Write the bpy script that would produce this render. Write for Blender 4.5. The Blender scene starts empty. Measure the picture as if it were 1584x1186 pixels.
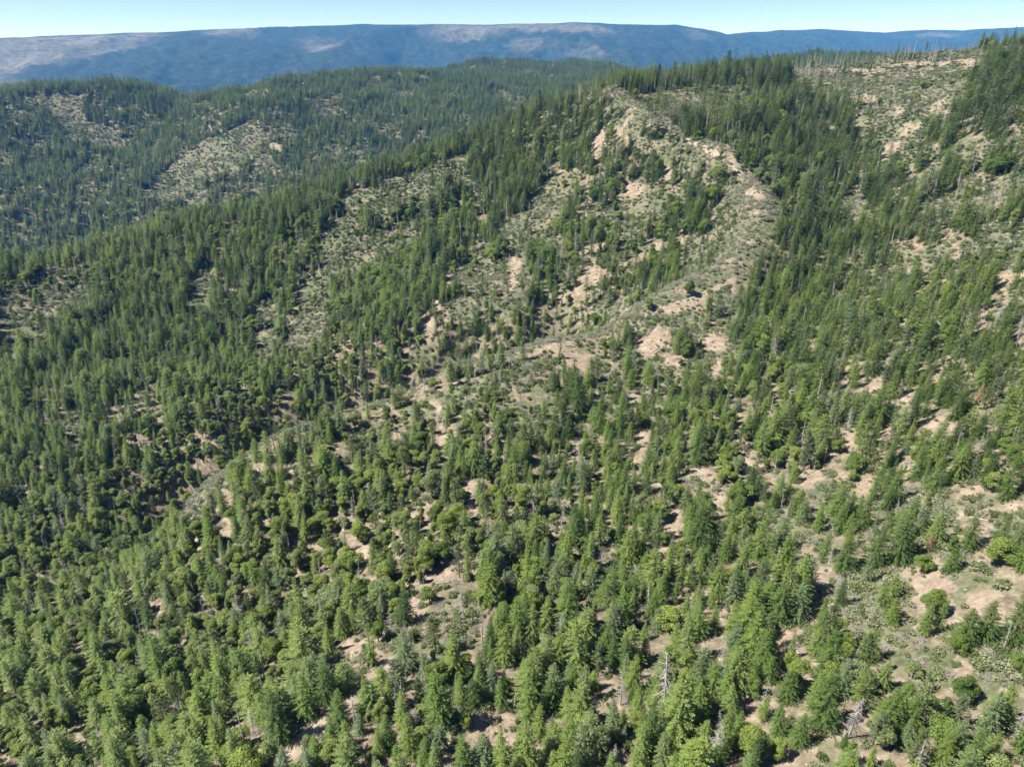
import bpy, math, random, os
import numpy as np
from mathutils import Vector

# ------------------------------------------------------------------ camera, world, sun, exposure
SC = bpy.context.scene
COL = SC.collection
FPX = 1098.0                       # focal length in photo pixels (photo 1584 x 1186)
PW, PH = 1584.0, 1186.0
PITCH = math.atan((593.0 - 70.0) / FPX)
SUN_EL = math.radians(52)
SUN_AZ = math.radians(-12)         # 0 = sun straight from -X (left), negative = a little behind the camera
SUN_VEC = Vector((-math.cos(SUN_EL) * math.cos(SUN_AZ), math.cos(SUN_EL) * math.sin(SUN_AZ), math.sin(SUN_EL)))

cam_d = bpy.data.cameras.new('camera')
cam_d.sensor_width = 36.0
cam_d.lens = FPX / PW * 36.0
cam_d.clip_start = 1.0
cam_d.clip_end = 60000.0
cam = bpy.data.objects.new('camera', cam_d)
COL.objects.link(cam)
cam.location = (0, 0, 0)
cam.rotation_euler = (math.pi / 2 - PITCH, 0, 0)
SC.camera = cam

world = bpy.data.worlds.new('World')
SC.world = world
world.use_nodes = True
wt = world.node_tree
wt.nodes.clear()
sky = wt.nodes.new('ShaderNodeTexSky')
sky.sky_type = 'NISHITA'
sky.sun_disc = False
sky.sun_elevation = SUN_EL
sky.sun_rotation = math.atan2(SUN_VEC.x, SUN_VEC.y)
sky.altitude = 2500
sky.air_density = 0.8
sky.dust_density = 0.0
sky.ozone_density = 4.0
bg = wt.nodes.new('ShaderNodeBackground')
bg.inputs['Strength'].default_value = 0.053
wo = wt.nodes.new('ShaderNodeOutputWorld')
wt.links.new(sky.outputs[0], bg.inputs[0])
wt.links.new(bg.outputs[0], wo.inputs[0])

sun_d = bpy.data.lights.new('sun', 'SUN')
sun_d.energy = 4.9
sun_d.angle = math.radians(0.5)
sun_d.color = (1.0, 0.95, 0.87)
sun = bpy.data.objects.new('sun', sun_d)
COL.objects.link(sun)
sun.rotation_euler = SUN_VEC.to_track_quat('Z', 'Y').to_euler()
sun.location = (-300, -60, 500)

SC.view_settings.view_transform = 'Standard'
SC.view_settings.look = 'None'
SC.view_settings.exposure = 1.47
SC.view_settings.gamma = 1.0
SC.view_settings.use_curve_mapping = False
SC.render.engine = 'CYCLES'
cy = SC.cycles
cy.max_bounces = 4
cy.diffuse_bounces = 2
cy.glossy_bounces = 1
cy.transmission_bounces = 2
cy.volume_bounces = 0
cy.transparent_max_bounces = 4
cy.use_denoising = True
cy.denoiser = 'OPENIMAGEDENOISE'
cy.denoising_input_passes = 'RGB_ALBEDO_NORMAL'
cy.denoising_prefilter = 'ACCURATE'
cy.sample_clamp_indirect = 4.0

RNG = np.random.default_rng(20240611)

# ------------------------------------------------------------------ helpers
def tag(o, label=None, cat=None, group=None, kind=None):
    if label: o['label'] = label
    if cat: o['category'] = cat
    if group: o['group'] = group
    if kind: o['kind'] = kind
    return o

def mesh_np(name, verts, faces, mats=(), mat_idx=None, smooth=False):
    """verts (n,3) array, faces (m,k) array of one k"""
    me = bpy.data.meshes.new(name)
    verts = np.asarray(verts, dtype=np.float32)
    faces = np.asarray(faces, dtype=np.int32)
    m, k = faces.shape
    me.vertices.add(len(verts))
    me.vertices.foreach_set('co', verts.ravel())
    me.loops.add(m * k)
    me.loops.foreach_set('vertex_index', faces.ravel())
    me.polygons.add(m)
    me.polygons.foreach_set('loop_start', np.arange(m, dtype=np.int32) * k)
    me.polygons.foreach_set('loop_total', np.full(m, k, dtype=np.int32))
    for mt in mats:
        me.materials.append(mt)
    if mat_idx is not None:
        me.polygons.foreach_set('material_index', np.asarray(mat_idx, dtype=np.int32))
    if smooth:
        me.polygons.foreach_set('use_smooth', np.ones(m, dtype=bool))
    me.update(calc_edges=True)
    return me

def hash2(ix, iy, seed):
    h = (ix.astype(np.int64) * 374761393 + iy.astype(np.int64) * 668265263 + seed * 1442695041) & 0xFFFFFFFF
    h = ((h ^ (h >> 13)) * 1274126177) & 0xFFFFFFFF
    h = h ^ (h >> 16)
    return (h & 0xFFFFFF) / float(0xFFFFFF)

def vnoise(x, y, seed=0):
    ix = np.floor(x); iy = np.floor(y)
    fx = x - ix; fy = y - iy
    fx = fx * fx * fx * (fx * (fx * 6 - 15) + 10); fy = fy * fy * fy * (fy * (fy * 6 - 15) + 10)
    a = hash2(ix, iy, seed); b = hash2(ix + 1, iy, seed)
    c = hash2(ix, iy + 1, seed); d = hash2(ix + 1, iy + 1, seed)
    return (a + (b - a) * fx) * (1 - fy) + (c + (d - c) * fx) * fy

def fbm(x, y, wl, octs=4, seed=0, gain=0.5):
    """about -1..1, first wavelength wl metres"""
    s = np.zeros_like(x, dtype=float); amp = 1.0; tot = 0.0; f = 1.0 / wl
    for k in range(octs):
        c, sn = math.cos(0.7 * k + .3), math.sin(0.7 * k + .3)
        s += amp * (2 * vnoise((x * c - y * sn) * f + 17.3 * k, (x * sn + y * c) * f - 9.1 * k, seed + k) - 1)
        tot += amp; amp *= gain; f *= 2.03
    return s / tot

def sstep(a, b, x):
    t = np.clip((x - a) / (b - a), 0, 1)
    return t * t * (3 - 2 * t)

CP, SP = math.cos(PITCH), math.sin(PITCH)
def pix_dir(u, v):
    u = np.asarray(u, float); v = np.asarray(v, float)
    dx = u - PW / 2; dz = PH / 2 - v
    d = np.stack([dx, CP * FPX + SP * dz, -SP * FPX + CP * dz], -1)
    return d / np.linalg.norm(d, axis=-1, keepdims=True)

def project(p):
    """world (n,3) -> u, v, depth in photo pixels"""
    p = np.asarray(p, float)
    dep = p[..., 1] * CP - p[..., 2] * SP
    up = p[..., 1] * SP + p[..., 2] * CP
    return PW / 2 + FPX * p[..., 0] / dep, PH / 2 - FPX * up / dep, dep

# ------------------------------------------------------------------ terrain
# landmarks read off the photograph: pixel and distance in metres
crest_pts = [(320,775,262),(430,700,280),(560,650,286),(700,590,302),(850,543,312),(1000,483,336),(1130,430,362),(1165,370,395),(1178,310,436),(1120,240,505),(980,180,590),(945,146,648)]
near_pts = crest_pts + [
 # bottom
 (-350,1186,260),(0,1186,192),(250,1186,165),(440,1186,143),(700,1186,136),(1000,1186,133),(1300,1186,131),(1584,1186,136),(1900,1186,145),
 (-350,1000,330),(0,1000,250),(300,1000,205),(600,1000,165),(680,1000,161),(850,1000,162),(1100,1000,160),(1400,1000,157),(1584,1000,156),(1900,1000,158),
 (-350,850,390),(0,850,325),(250,850,272),(480,850,222),(690,850,192),(900,850,194),(1150,850,192),(1400,850,188),(1584,850,182),(1900,850,176),
 (-350,700,460),(0,700,395),(200,700,372),(600,690,250),(740,690,240),(900,700,238),(1050,700,234),(1200,700,236),(1400,700,228),(1584,700,218),(1900,700,208),
 (-350,560,560),(0,550,478),(200,550,458),(400,560,432),(940,560,292),(1060,560,290),(1200,550,300),(1400,550,286),(1584,550,270),(1900,550,250),
 # crest of the brushy spur
 # gully and slope behind the spur
 (330,700,352),(440,640,372),(560,590,385),(690,540,385),(800,500,385),(900,455,400),(1000,420,410),(1080,380,425),
 (-350,450,610),(0,460,560),(200,450,548),(400,450,520),(600,450,470),(750,420,462),(880,380,468),(1000,340,480),(1080,300,487),
 (300,380,585),(500,350,570),(700,330,548),(850,300,550),(950,260,545),(1040,250,530),
 # skyline of the near mountain, falling to the left
 (-350,500,600),(0,418,615),(150,388,620),(300,345,628),(500,293,640),(600,262,645),(700,233,650),(850,172,655),
 (780,250,612),(870,220,610),(930,190,620),
 # right-hand side
 (1200,430,372),(1300,430,382),(1400,430,364),(1584,430,328),(1900,420,300),
 (1220,320,452),(1300,330,466),(1400,330,450),(1490,330,430),(1584,330,400),(1900,320,350),
 (1150,180,600),(1230,240,560),(1320,240,570),(1420,230,545),(1500,230,515),(1584,230,478),(1900,210,420),
 (1050,160,650),(1180,135,690),(1300,150,690),(1400,150,650),(1490,150,615),(1584,150,560),(1900,120,480),
 (1000,130,720),(1100,118,770),(1200,112,800),(1290,112,780),(1370,116,745),(1460,110,720),(1530,110,660),(1584,112,620),
 (1330,98,830),(1400,86,850),(1480,82,850),(1540,76,800),(1584,78,760),(1900,40,640),
]
hid_z = [  # (u, v of the sight line, distance, metres below that sight line)
 (-350,480,800,90),(0,400,820,80),(150,370,830,75),(300,328,840,70),(500,280,850,60),(600,250,850,55),(700,220,860,45),(850,160,870,35),(945,135,880,28),
 (1050,115,950,25),(1150,108,1000,25),(1250,105,1020,25),(1350,85,1050,30),(1450,75,1050,30),(1584,68,1000,40),(1900,30,900,40),
 (430,690,318,13),(560,640,330,14),(700,582,344,12),(850,538,350,9),(320,760,300,11),
]
mid_pts = [  # far side of the valley
 (-350,420,1180),(0,395,1180),(150,345,1190),(300,312,1180),(430,275,1190),(560,235,1250),(690,205,1300),(800,165,1450),(900,140,1650),
 (-350,300,1330),(0,300,1330),(120,290,1300),(230,300,1230),(330,240,1290),(430,200,1350),(560,170,1450),(690,150,1560),(800,130,1750),
 (-350,200,1560),(0,215,1520),(110,210,1500),(200,225,1480),(280,200,1480),(390,178,1400),(480,150,1520),(600,130,1700),(700,122,1850),
 # skylines of the middle hills
 (-350,150,1750),(0,150,1700),(60,138,1700),(150,134,1700),(230,140,1720),(290,150,1760),(335,158,1800),(380,146,1760),(430,128,1740),(480,122,1720),(560,118,1800),(640,117,2000),
 (690,108,2350),(760,98,2400),(850,102,2450),(950,104,2500),(700,135,2050),(800,118,2100),(900,120,2100),(980,118,2300),
 (1100,112,1700),(1200,98,1850),(1260,88,1900),(1320,96,2000),(1450,100,2100),(1584,96,2100),(1900,90,2200),
]
mid_hid = [
 (-350,120,2300,120),(0,130,2300,130),(150,125,2350,140),(290,140,2400,120),(430,118,2400,130),(560,110,2500,120),(640,108,2600,60),(760,92,3000,120),(950,98,3100,120),
 (1100,105,2600,150),(1260,82,2600,140),(1450,95,2800,150),(1584,90,2800,150),(1900,85,2900,150),
 (1100,108,1300,60),(1250,100,1350,50),(1450,90,1500,60),(1584,80,1500,70),
]
def to_tz(lst, hidden=False):
    out = []
    for e in lst:
        d = pix_dir(e[0], e[1])
        rh = math.hypot(d[0], d[1])
        if hidden or e[2] > 1000: s = e[2] / rh
        else: s = e[2]
        p = d * s
        z = p[2] - (e[3] if hidden else 0)
        out.append((math.atan2(p[0], p[1]), math.log(math.hypot(p[0], p[1])), z))
    return out
ctrl = to_tz(near_pts) + to_tz(hid_z, True) + to_tz(mid_pts) + to_tz(mid_hid, True)
# under the camera and out to the flanks
for th in (-60, -35, -10, 15, 40, 60):
    ctrl.append((math.radians(th), math.log(45), -112 - max(0, -th) * 0.5))
    ctrl.append((math.radians(th), math.log(22), -114 - max(0, -th) * 0.3))
for th in (-60, -48, -36, -24, -12, 0, 12, 24, 36, 48, 60):
    ctrl.append((math.radians(th), math.log(4200), -440))
ctrl = np.array(ctrl)
def tps_fit(P, z, lam):
    n = len(P)
    D = np.linalg.norm(P[:, None] - P[None], axis=2)
    K = np.where(D > 0, D * D * np.log(np.maximum(D, 1e-9)), 0) + lam * np.eye(n)
    Q = np.hstack([np.ones((n, 1)), P])
    A = np.zeros((n + 3, n + 3)); A[:n, :n] = K; A[:n, n:] = Q; A[n:, :n] = Q.T
    return np.linalg.solve(A, np.concatenate([z, np.zeros(3)]))
LS = 0.75
Pc = np.stack([ctrl[:, 0], ctrl[:, 1] * LS], 1)
W = tps_fit(Pc, ctrl[:, 2], 2e-4)

TH0, TH1, DTH = math.radians(-66), math.radians(66), math.radians(0.2)
LR0, LR1, DLR = math.log(22.0), math.log(24000.0), 0.0098
NT = int(round((TH1 - TH0) / DTH)) + 1
NR = int(round((LR1 - LR0) / DLR)) + 1
th = TH0 + DTH * np.arange(NT)
lr = LR0 + DLR * np.arange(NR)
TT, LL = np.meshgrid(th, lr, indexing='ij')
RR = np.exp(LL)
X = RR * np.sin(TT); Y = RR * np.cos(TT)
# coarse TPS evaluation then bilinear refinement is enough: surface is smooth
ct = th[::3]; cl = lr[::3]
if ct[-1] < th[-1] - 1e-9: ct = np.append(ct, th[-1])
if cl[-1] < lr[-1] - 1e-9: cl = np.append(cl, lr[-1])
CT, CL = np.meshgrid(ct, np.minimum(cl, math.log(4300)), indexing='ij')
ev = np.stack([CT.ravel(), CL.ravel() * LS], 1)
zc = np.zeros(len(ev))
for s in range(0, len(ev), 4000):
    e = ev[s:s + 4000]
    D2 = ((e[:, None] - Pc[None]) ** 2).sum(2)
    zc[s:s + 4000] = (0.5 * D2 * np.log(np.maximum(D2, 1e-18))) @ W[:-3] + W[-3] + e @ W[-2:]
zc = zc.reshape(CT.shape)
tmp = np.stack([np.interp(lr, cl, zc[i]) for i in range(len(ct))])
Z = np.stack([np.interp(th, ct, tmp[:, j]) for j in range(NR)], 1)

# the brushy crest stands up as a narrow back
cr = np.array([pix_dir(e[0], e[1]) * e[2] for e in crest_pts])[:, :2]
tcr = np.linspace(0, len(cr) - 1, 90)
CREST = np.stack([np.interp(tcr, np.arange(len(cr)), cr[:, 0]), np.interp(tcr, np.arange(len(cr)), cr[:, 1])], 1)
for _ in range(8):
    CREST[1:-1] = (CREST[:-2] + CREST[1:-1] + CREST[2:]) / 3
def crest_dist(x, y):
    out_ = np.full(x.shape, 1e4); m_ = np.hypot(x, y) < 760; xs = x[m_]; ys = y[m_]
    d = np.full(xs.shape, 1e8)
    for cx_, cy_ in CREST: d = np.minimum(d, (xs - cx_) ** 2 + (ys - cy_) ** 2)
    out_[m_] = np.sqrt(d)
    return out_
nr_ = RR < 760
Z[nr_] += 6.0 * np.exp(-(crest_dist(X[nr_], Y[nr_]) / 13.0) ** 2)

# small relief: erosion ribs and hummocks, growing with the size of the hill
amp = np.interp(LL, np.log([22, 120, 300, 700, 1300, 2500]), [0.6, 1.4, 2.4, 4.5, 15.0, 22.0])
amp = amp * (0.25 + 0.75 * np.where(nr_, sstep(4, 45, crest_dist(X, Y)), 1.0))
rib = 1 - 2 * np.abs(fbm(X, Y, 95, 3, 5))
Z += amp * 0.55 * fbm(X, Y, 60, 4, 1) + amp * 0.5 * (rib - 0.45)
Z += 0.35 * fbm(X, Y, 9, 3, 3) * sstep(900, 500, RR)

# the far mountain wall
prof_u = np.array([-700, -300, 0, 70, 130, 190, 240, 320, 400, 480, 560, 640, 700, 760, 830, 890, 940, 1000, 1045, 1085, 1125, 1160, 1210, 1270, 1320, 1370, 1430, 1490, 1540, 1584, 1900, 2300], float)
prof_v = np.array([66, 62, 60, 56, 55, 51, 50, 46, 43, 41, 38, 38.5, 37.5, 38, 36.5, 35, 38, 40, 39.5, 45, 53.5, 50, 49, 45, 48, 51, 46, 48, 44.5, 43, 46, 50], float)
pd = pix_dir(prof_u, prof_v)
p_th = np.arctan2(pd[:, 0], pd[:, 1]); p_t = pd[:, 2] / np.hypot(pd[:, 0], pd[:, 1])
ttop = np.interp(th, p_th, p_t)[:, None]
rtop = np.interp(th, np.radians([-60, 10, 16, 24, 60]), [8200, 8600, 9800, 11500, 12500])[:, None]
rbase = rtop * 0.53
zt = ttop * rtop
k = np.clip((RR - rbase) / (rtop - rbase), 0, 1)
big = fbm(X, Y, 2600, 5, 21)
ribs = 1 - 2 * np.abs(fbm(X * 1.25, Y * 0.8, 1300, 5, 31, .55))
shape = 0.45 * k + 0.55 * sstep(0, 1, k) 
mz = -440 + (zt + 440) * shape + (70 * big + 150 * (ribs - 0.45)) * np.sin(np.pi * np.clip(k, 0, 1)) ** 0.8
mz = mz + 15 * fbm(X, Y, 600, 4, 51, .55) * np.sin(np.pi * np.clip(k, 0, 1)) ** 0.6
crest = 6 * fbm(X, Y, 260, 3, 41)
over = np.clip((RR - rtop) / rtop, 0, 2)
mz = np.where(RR > rtop, zt - 500 * over + crest * np.exp(-over * 20), mz + crest * k)
wfar = sstep(3600, 4500, RR)
Z = Z * (1 - wfar) + np.where(RR < rbase, -440, mz) * wfar

def height(x, y):
    a = (np.arctan2(x, y) - TH0) / DTH
    b = (np.log(np.maximum(np.hypot(x, y), 22.5)) - LR0) / DLR
    a = np.clip(a, 0, NT - 1.001); b = np.clip(b, 0, NR - 1.001)
    i = a.astype(int); j = b.astype(int); fa = a - i; fb = b - j
    return (Z[i, j] * (1 - fa) + Z[i + 1, j] * fa) * (1 - fb) + (Z[i, j + 1] * (1 - fa) + Z[i + 1, j + 1] * fa) * fb

def ground_at(u, v):
    """first point of the terrain along the sight line of a photo pixel (arrays)"""
    d = pix_dir(np.atleast_1d(u).astype(float), np.atleast_1d(v).astype(float))
    n = len(d)
    s0 = np.full(n, 60.0); hit = np.zeros(n, bool); lo = s0.copy(); hi = np.full(n, 15000.0)
    s = 60.0
    while s < 15000:
        s2 = s * 1.006
        p = d * s2
        below = (p[:, 2] < height(p[:, 0], p[:, 1])) & ~hit
        lo[below] = s; hi[below] = s2; hit |= below
        if hit.all(): break
        s = s2
    for _ in range(12):
        m = (lo + hi) / 2
        p = d * m[:, None]
        b = p[:, 2] < height(p[:, 0], p[:, 1])
        hi = np.where(b, m, hi); lo = np.where(b, lo, m)
    p = d * hi[:, None]
    p[~hit] = np.nan
    return p

# horizon of what lies in front, for leaving out what no eye can see
TAN = Z / RR
CUM = np.maximum.accumulate(TAN, axis=1)
def seen(x, y, ztop, margin):
    r = np.hypot(x, y)
    a = np.clip(((np.arctan2(x, y) - TH0) / DTH), 0, NT - 1).round().astype(int)
    b = np.clip(((np.log(r) - LR0) / DLR), 1, NR - 1).astype(int) - 1
    return (ztop + margin) / r >= CUM[a, b]

# ------------------------------------------------------------------ land cover, as outlines on the ground
def ell(u, v, ru, rv, ang=0, n=12):
    a = np.linspace(0, 2 * np.pi, n, endpoint=False)
    c, s = math.cos(math.radians(ang)), math.sin(math.radians(ang))
    x = ru * np.cos(a); y = rv * np.sin(a)
    return np.stack([u + x * c - y * s, v + x * s + y * c], 1)

bare_list = [
 (745,985,12,26),(758,1132,44,34),(700,1158,12,16),(688,1140,9,10),(570,1000,42,12,-25),(524,1030,12,9),(650,945,13,26),(680,895,20,11),
 (786,1030,14,14),(840,958,18,11),(1118,1018,15,18,30),(1148,1060,22,18,40),(1156,1098,10,22),(1122,958,9,24,15),(1081,918,5,13),(935,1070,13,11,40),
 (1040,1075,10,7),(965,1100,8,9),(1225,985,22,12),(1238,1040,14,26),(1252,1062,11,13),(1276,905,18,13),(1254,945,8,14,20),(1240,1177,28,12),(1342,1180,20,11),
 (1390,1111,12,8),(1350,1106,8,7),(1489,1030,20,14,48),(1434,975,6,12),(1562,1072,10,28),(1560,1140,9,28,20),(1505,1100,5,16),(1578,1005,8,6),(1204,1103,8,22,-35),
 (70,995,14,6),(115,1010,20,8),(20,1075,18,9),(95,1040,8,6),(78,1075,10,8),(230,1055,16,8),(270,1070,12,8),(110,1140,8,16),(385,1130,14,12),(240,955,8,9),(165,980,8,8),
 (415,727,24,9,-22),(455,742,11,20),(476,716,8,8),(670,632,14,12),(686,676,22,11,-32),(612,676,12,9),(656,790,24,13,-38),(735,755,14,20,40),(735,787,14,16),(558,865,18,11,-20),
 (690,882,30,16,-35),(425,860,6,12),(485,842,8,5),(440,610,8,7),(400,655,8,7),(346,780,24,14,-38),(392,730,12,12),(240,808,5,3),(350,820,8,14),
 (990,690,13,22),(985,614,9,14),(1038,818,14,40,15),(1080,730,25,13),(1110,768,22,15),(1030,850,8,13),(880,690,12,6),(1140,640,22,7),(1150,680,13,18),(1160,712,20,9),(870,775,8,16,-40),
 (1450,665,38,16),(1400,622,12,16),(1310,690,9,16),(1375,680,6,18),(1260,742,12,20),(1300,745,14,10),(1335,757,10,15),(1395,722,10,11),(1510,696,8,12),(1460,722,8,18),
 (1500,755,14,13),(1558,790,40,9,-8),(1490,787,10,11),(1520,830,11,24),(1520,872,14,13),(1275,890,22,10),(1245,855,8,13),(1445,875,6,12),(1560,890,14,9),
 (912,430,32,11,-25),(882,456,26,7,-28),(985,400,24,8,-22),(1028,382,10,7),(1065,468,48,7,-20),(910,385,22,7,-18),(865,395,8,6),(796,425,10,28),(1010,530,24,22),
 (1100,535,24,11),(1106,575,9,24),(1040,560,14,8),(838,543,24,6,-22),(1150,440,24,5,-12),(1060,375,10,7),
 (695,436,10,11),(675,470,8,7),(664,505,5,18),(730,547,15,9),(640,588,12,8),
 (1320,565,14,9),(1270,480,6,11),(1518,500,8,20),(1562,430,22,8),(1480,392,12,8),(1420,380,15,8),(1310,505,10,9),(1345,602,15,8),(1440,550,8,11),(1482,330,12,7),
 (960,212,18,14),(925,226,14,17),(860,262,14,7),(812,232,10,8),(1025,270,7,13),(975,292,18,8),(1125,244,32,6,34),(1166,302,11,14),
 (1375,234,16,8),(1420,192,10,7),(1386,172,9,6),(1404,206,11,7),(1360,190,8,6),(1462,166,14,8),(1330,152,20,8),(1566,172,12,7),(655,212,7,8),(585,240,12,6),(430,230,10,8),(1290,205,10,8),(1340,110,36,4),(1420,102,46,4),(1500,98,40,5),(1560,100,20,5),
]
brush_list = [
 [(960,160),(1000,168),(1130,238),(1190,300),(1185,350),(1155,420),(1085,446),(1040,436),(1060,380),(1100,330),(1090,290),(1050,262),(1000,250),(960,190)],
 [(700,430),(740,385),(800,330),(860,300),(900,310),(870,400),(830,450),(790,500),(740,528),(700,500)],
 [(520,310),(640,268),(745,228),(780,260),(700,330),(640,380),(560,430),(500,430),(500,360)],
 [(500,690),(560,660),(700,598),(840,547),(870,552),(860,610),(800,630),(700,640),(600,690),(520,720)],
 [(790,605),(860,592),(850,680),(800,700),(770,660)],
 [(0,470),(60,428),(140,404),(155,450),(90,520),(0,560)],
 [(470,440),(520,420),(505,520),(460,565),(440,520)],[(395,470),(430,460),(420,560),(385,585)],[(295,420),(340,410),(325,500),(285,505)],[(640,480),(682,470),(668,560),(630,580)],[(95,640),(132,628),(122,690),(92,692)],[(215,600),(245,590),(240,650),(212,655)],
 [(1310,135),(1460,145),(1490,200),(1584,260),(1584,420),(1490,400),(1440,330),(1400,260),(1330,220)],
 [(215,300),(270,252),(330,214),(390,183),(425,210),(400,240),(330,282),(250,312)],
 [(50,148),(110,146),(160,192),(190,220),(150,230),(90,192),(60,165)],
 [(1290,114),(1400,92),(1540,86),(1584,90),(1584,112),(1460,130),(1330,124)],
 [(650,900),(720,900),(740,1000),(680,1040),(560,1020),(600,980)],
 [(650,1080),(800,1080),(800,1180),(690,1180)],
 [(1240,730),(1320,740),(1340,780),(1280,800),(1240,780)],
 [(880,540),(1000,492),(1110,440),(1160,440),(1150,500),(1120,600),(1000,620),(980,560)],
]
def poly_world(pp):
    p = ground_at(np.array(pp, float)[:, 0], np.array(pp, float)[:, 1])
    p = p[~np.isnan(p[:, 0])]
    return p[:, :2]

def densify(pp, n=4):
    pp = np.array(pp, float); out = []
    for i in range(len(pp)):
        a, b = pp[i], pp[(i + 1) % len(pp)]
        for k in range(n): out.append(a + (b - a) * k / n)
    return np.array(out)

def inside(px, py, poly):
    x0, y0 = poly.min(0); x1, y1 = poly.max(0)
    res = np.zeros(px.shape, bool)
    idx = np.where((px >= x0) & (px <= x1) & (py >= y0) & (py <= y1))[0]
    if len(idx) == 0: return res
    qx = px[idx]; qy = py[idx]; c = np.zeros(len(idx), bool)
    n = len(poly)
    for i in range(n):
        ax, ay = poly[i]; bx, by = poly[(i + 1) % n]
        if ay == by: continue
        cond = ((ay > qy) != (by > qy)) & (qx < (bx - ax) * (qy - ay) / (by - ay) + ax)
        c ^= cond
    res[idx] = c
    return res

allp = [ell(*e) for e in bare_list]
flat = np.concatenate(allp); gw = ground_at(flat[:, 0], flat[:, 1])
BARE = []; o0 = 0
for e in allp:
    q = gw[o0:o0 + len(e)]; o0 += len(e)
    q = q[~np.isnan(q[:, 0])]
    if len(q) < 5: continue
    r = np.hypot(q[:, 0], q[:, 1])
    ok = np.abs(np.log(r / np.median(r))) < 0.22         # drop outline points that slipped past a crest
    q = q[ok]
    if len(q) >= 4: BARE.append(q[:, :2])
allb = [densify(e) for e in brush_list]
flat = np.concatenate(allb); gw = ground_at(flat[:, 0], flat[:, 1])
BRUSH = []; o0 = 0
for e in allb:
    q = gw[o0:o0 + len(e)]; o0 += len(e)
    q = q[~np.isnan(q[:, 0])]
    BRUSH.append(q[:, :2])

def sector(u0, u1, r0, r1):
    a0 = math.atan2(u0 - PW / 2, FPX * CP + SP * 480); a1 = math.atan2(u1 - PW / 2, FPX * CP + SP * 480)
    t = np.linspace(a0, a1, 8)
    return np.concatenate([np.stack([r0 * np.sin(t), r0 * np.cos(t)], 1), np.stack([r1 * np.sin(t[::-1]), r1 * np.cos(t[::-1])], 1)])
BURN = sector(1225, 1505, 690, 1150)
BRUSH.append(sector(1290, 1505, 668, 1250))
stand_list = [(850,212,48,36),(910,190,32,26),(790,285,36,42),(840,262,28,20),(882,350,16,24),(905,325,18,16),(955,252,20,32),(1000,262,24,22),(948,300,34,20),(1060,330,30,22),(1100,300,16,22),(1082,356,24,13),
 (930,372,24,12),(985,372,20,10),(840,430,24,42),(872,470,50,18),(1010,450,38,22),(1062,455,22,10),(962,430,18,22),(1040,392,24,9),(900,500,40,18),(850,500,30,18),(680,375,38,56),(640,470,62,58),(760,500,28,26),(450,330,80,36),(540,280,36,14),
 (1000,134,60,9),(1100,126,70,10),(1200,130,56,14),(1150,200,38,24),(1200,182,46,20),(1080,206,24,12),(1250,170,38,24),(1230,222,38,24),(1282,232,28,36),(1205,262,30,24),(1242,330,30,42),(1452,216,24,18),(1470,272,24,13),(1420,262,20,12),
 (1352,290,40,26),(1340,386,48,30),(1442,302,24,17),(1540,262,34,22),(1540,180,44,44),(1548,118,40,22),(880,170,50,14),(830,240,40,36),(760,260,30,20),(930,160,24,12),(1380,330,30,20),(1500,350,30,18),(1560,330,24,20),(1120,280,12,10),(1010,210,16,14),(700,300,22,14),(620,330,16,12),(575,345,14,12),(770,400,16,14),
 (1090,480,22,12),(1060,545,18,22),(1170,520,36,60),(960,540,30,22),(890,610,36,36),(1010,600,24,20),(1150,600,30,30)]
sl = [ell(*e, 0, 10) for e in stand_list]; flat = np.concatenate(sl); gw = ground_at(flat[:, 0], flat[:, 1])
STAND = []; o0 = 0
for e in sl:
    q = gw[o0:o0 + len(e)]; o0 += len(e)
    q = q[~np.isnan(q[:, 0])]
    if len(q) < 4: continue
    r = np.hypot(q[:, 0], q[:, 1]); q = q[np.abs(np.log(r / np.median(r))) < 0.25]
    if len(q) >= 4: STAND.append(q[:, :2])
def in_stand(x, y):
    q = np.hypot(x, y)
    jx = x + 0.02 * q * fbm(x, y, 18, 3, 163, .6); jy = y + 0.02 * q * fbm(x, y, 18, 3, 164, .6)
    m = np.zeros(x.shape, bool)
    for p in STAND: m |= inside(jx, jy, p)
    return m
def stand(x, y):
    """0 open ground .. 1 closed stand of trees"""
    r = np.hypot(x, y)
    c = fbm(x * 1.25 + 0.2 * y, y * 0.6, np.where(r < 430, 30, 42), 4, 101, 0.6)
    bias = np.where(r < 430, 0.30, 0.17)
    bias = bias + 0.22 * sstep(0, -110, x) * (r < 1100)
    bias = bias - 0.17 * sstep(330, 430, r) * sstep(-60, 60, x) * (r < 1100)
    bias = np.where(r > 1050, 0.38, bias)
    return np.maximum(sstep(-0.16, 0.20, c + bias), 0.72 * in_stand(x, y)), c
def open_streak(x, y):
    """rain-washed runnels of bare soil running down between the trees"""
    st, _ = stand(x, y)
    k_ = fbm(x * 1.0 - 0.15 * y, y * 0.42 + 0.1 * x, 13, 3, 181, .6)
    lim = np.where(x > -40, 0.19, 0.55)
    return (k_ > lim + 0.5 * st)
def cover(x, y):
    """bare, brush in 0/1 with ragged edges"""
    q = np.hypot(x, y)
    jx = x + 3.2 * fbm(x, y, 6, 3, 61, .7) + np.where(q > 1000, .014, .016) * q * fbm(x, y, np.where(q > 1000, 60, 16), 3, 63, .6)
    jy = y + 3.2 * fbm(x, y, 6, 3, 62, .7) + np.where(q > 1000, .014, .016) * q * fbm(x, y, np.where(q > 1000, 60, 16), 3, 64, .6)
    b = np.zeros(x.shape, bool); br = np.zeros(x.shape, bool)
    for p in BARE: b |= inside(jx, jy, p)
    for p in BRUSH: br |= inside(jx, jy, p)
    br &= ~in_stand(x, y)
    br |= (crest_dist(x, y) < np.where(q < 430, 10.5, 6.0) + 5 * fbm(x, y, 20, 2, 66)) & (q < 700)
    b |= (q < 400) & (~br) & open_streak(x, y)
    return b, br

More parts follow.
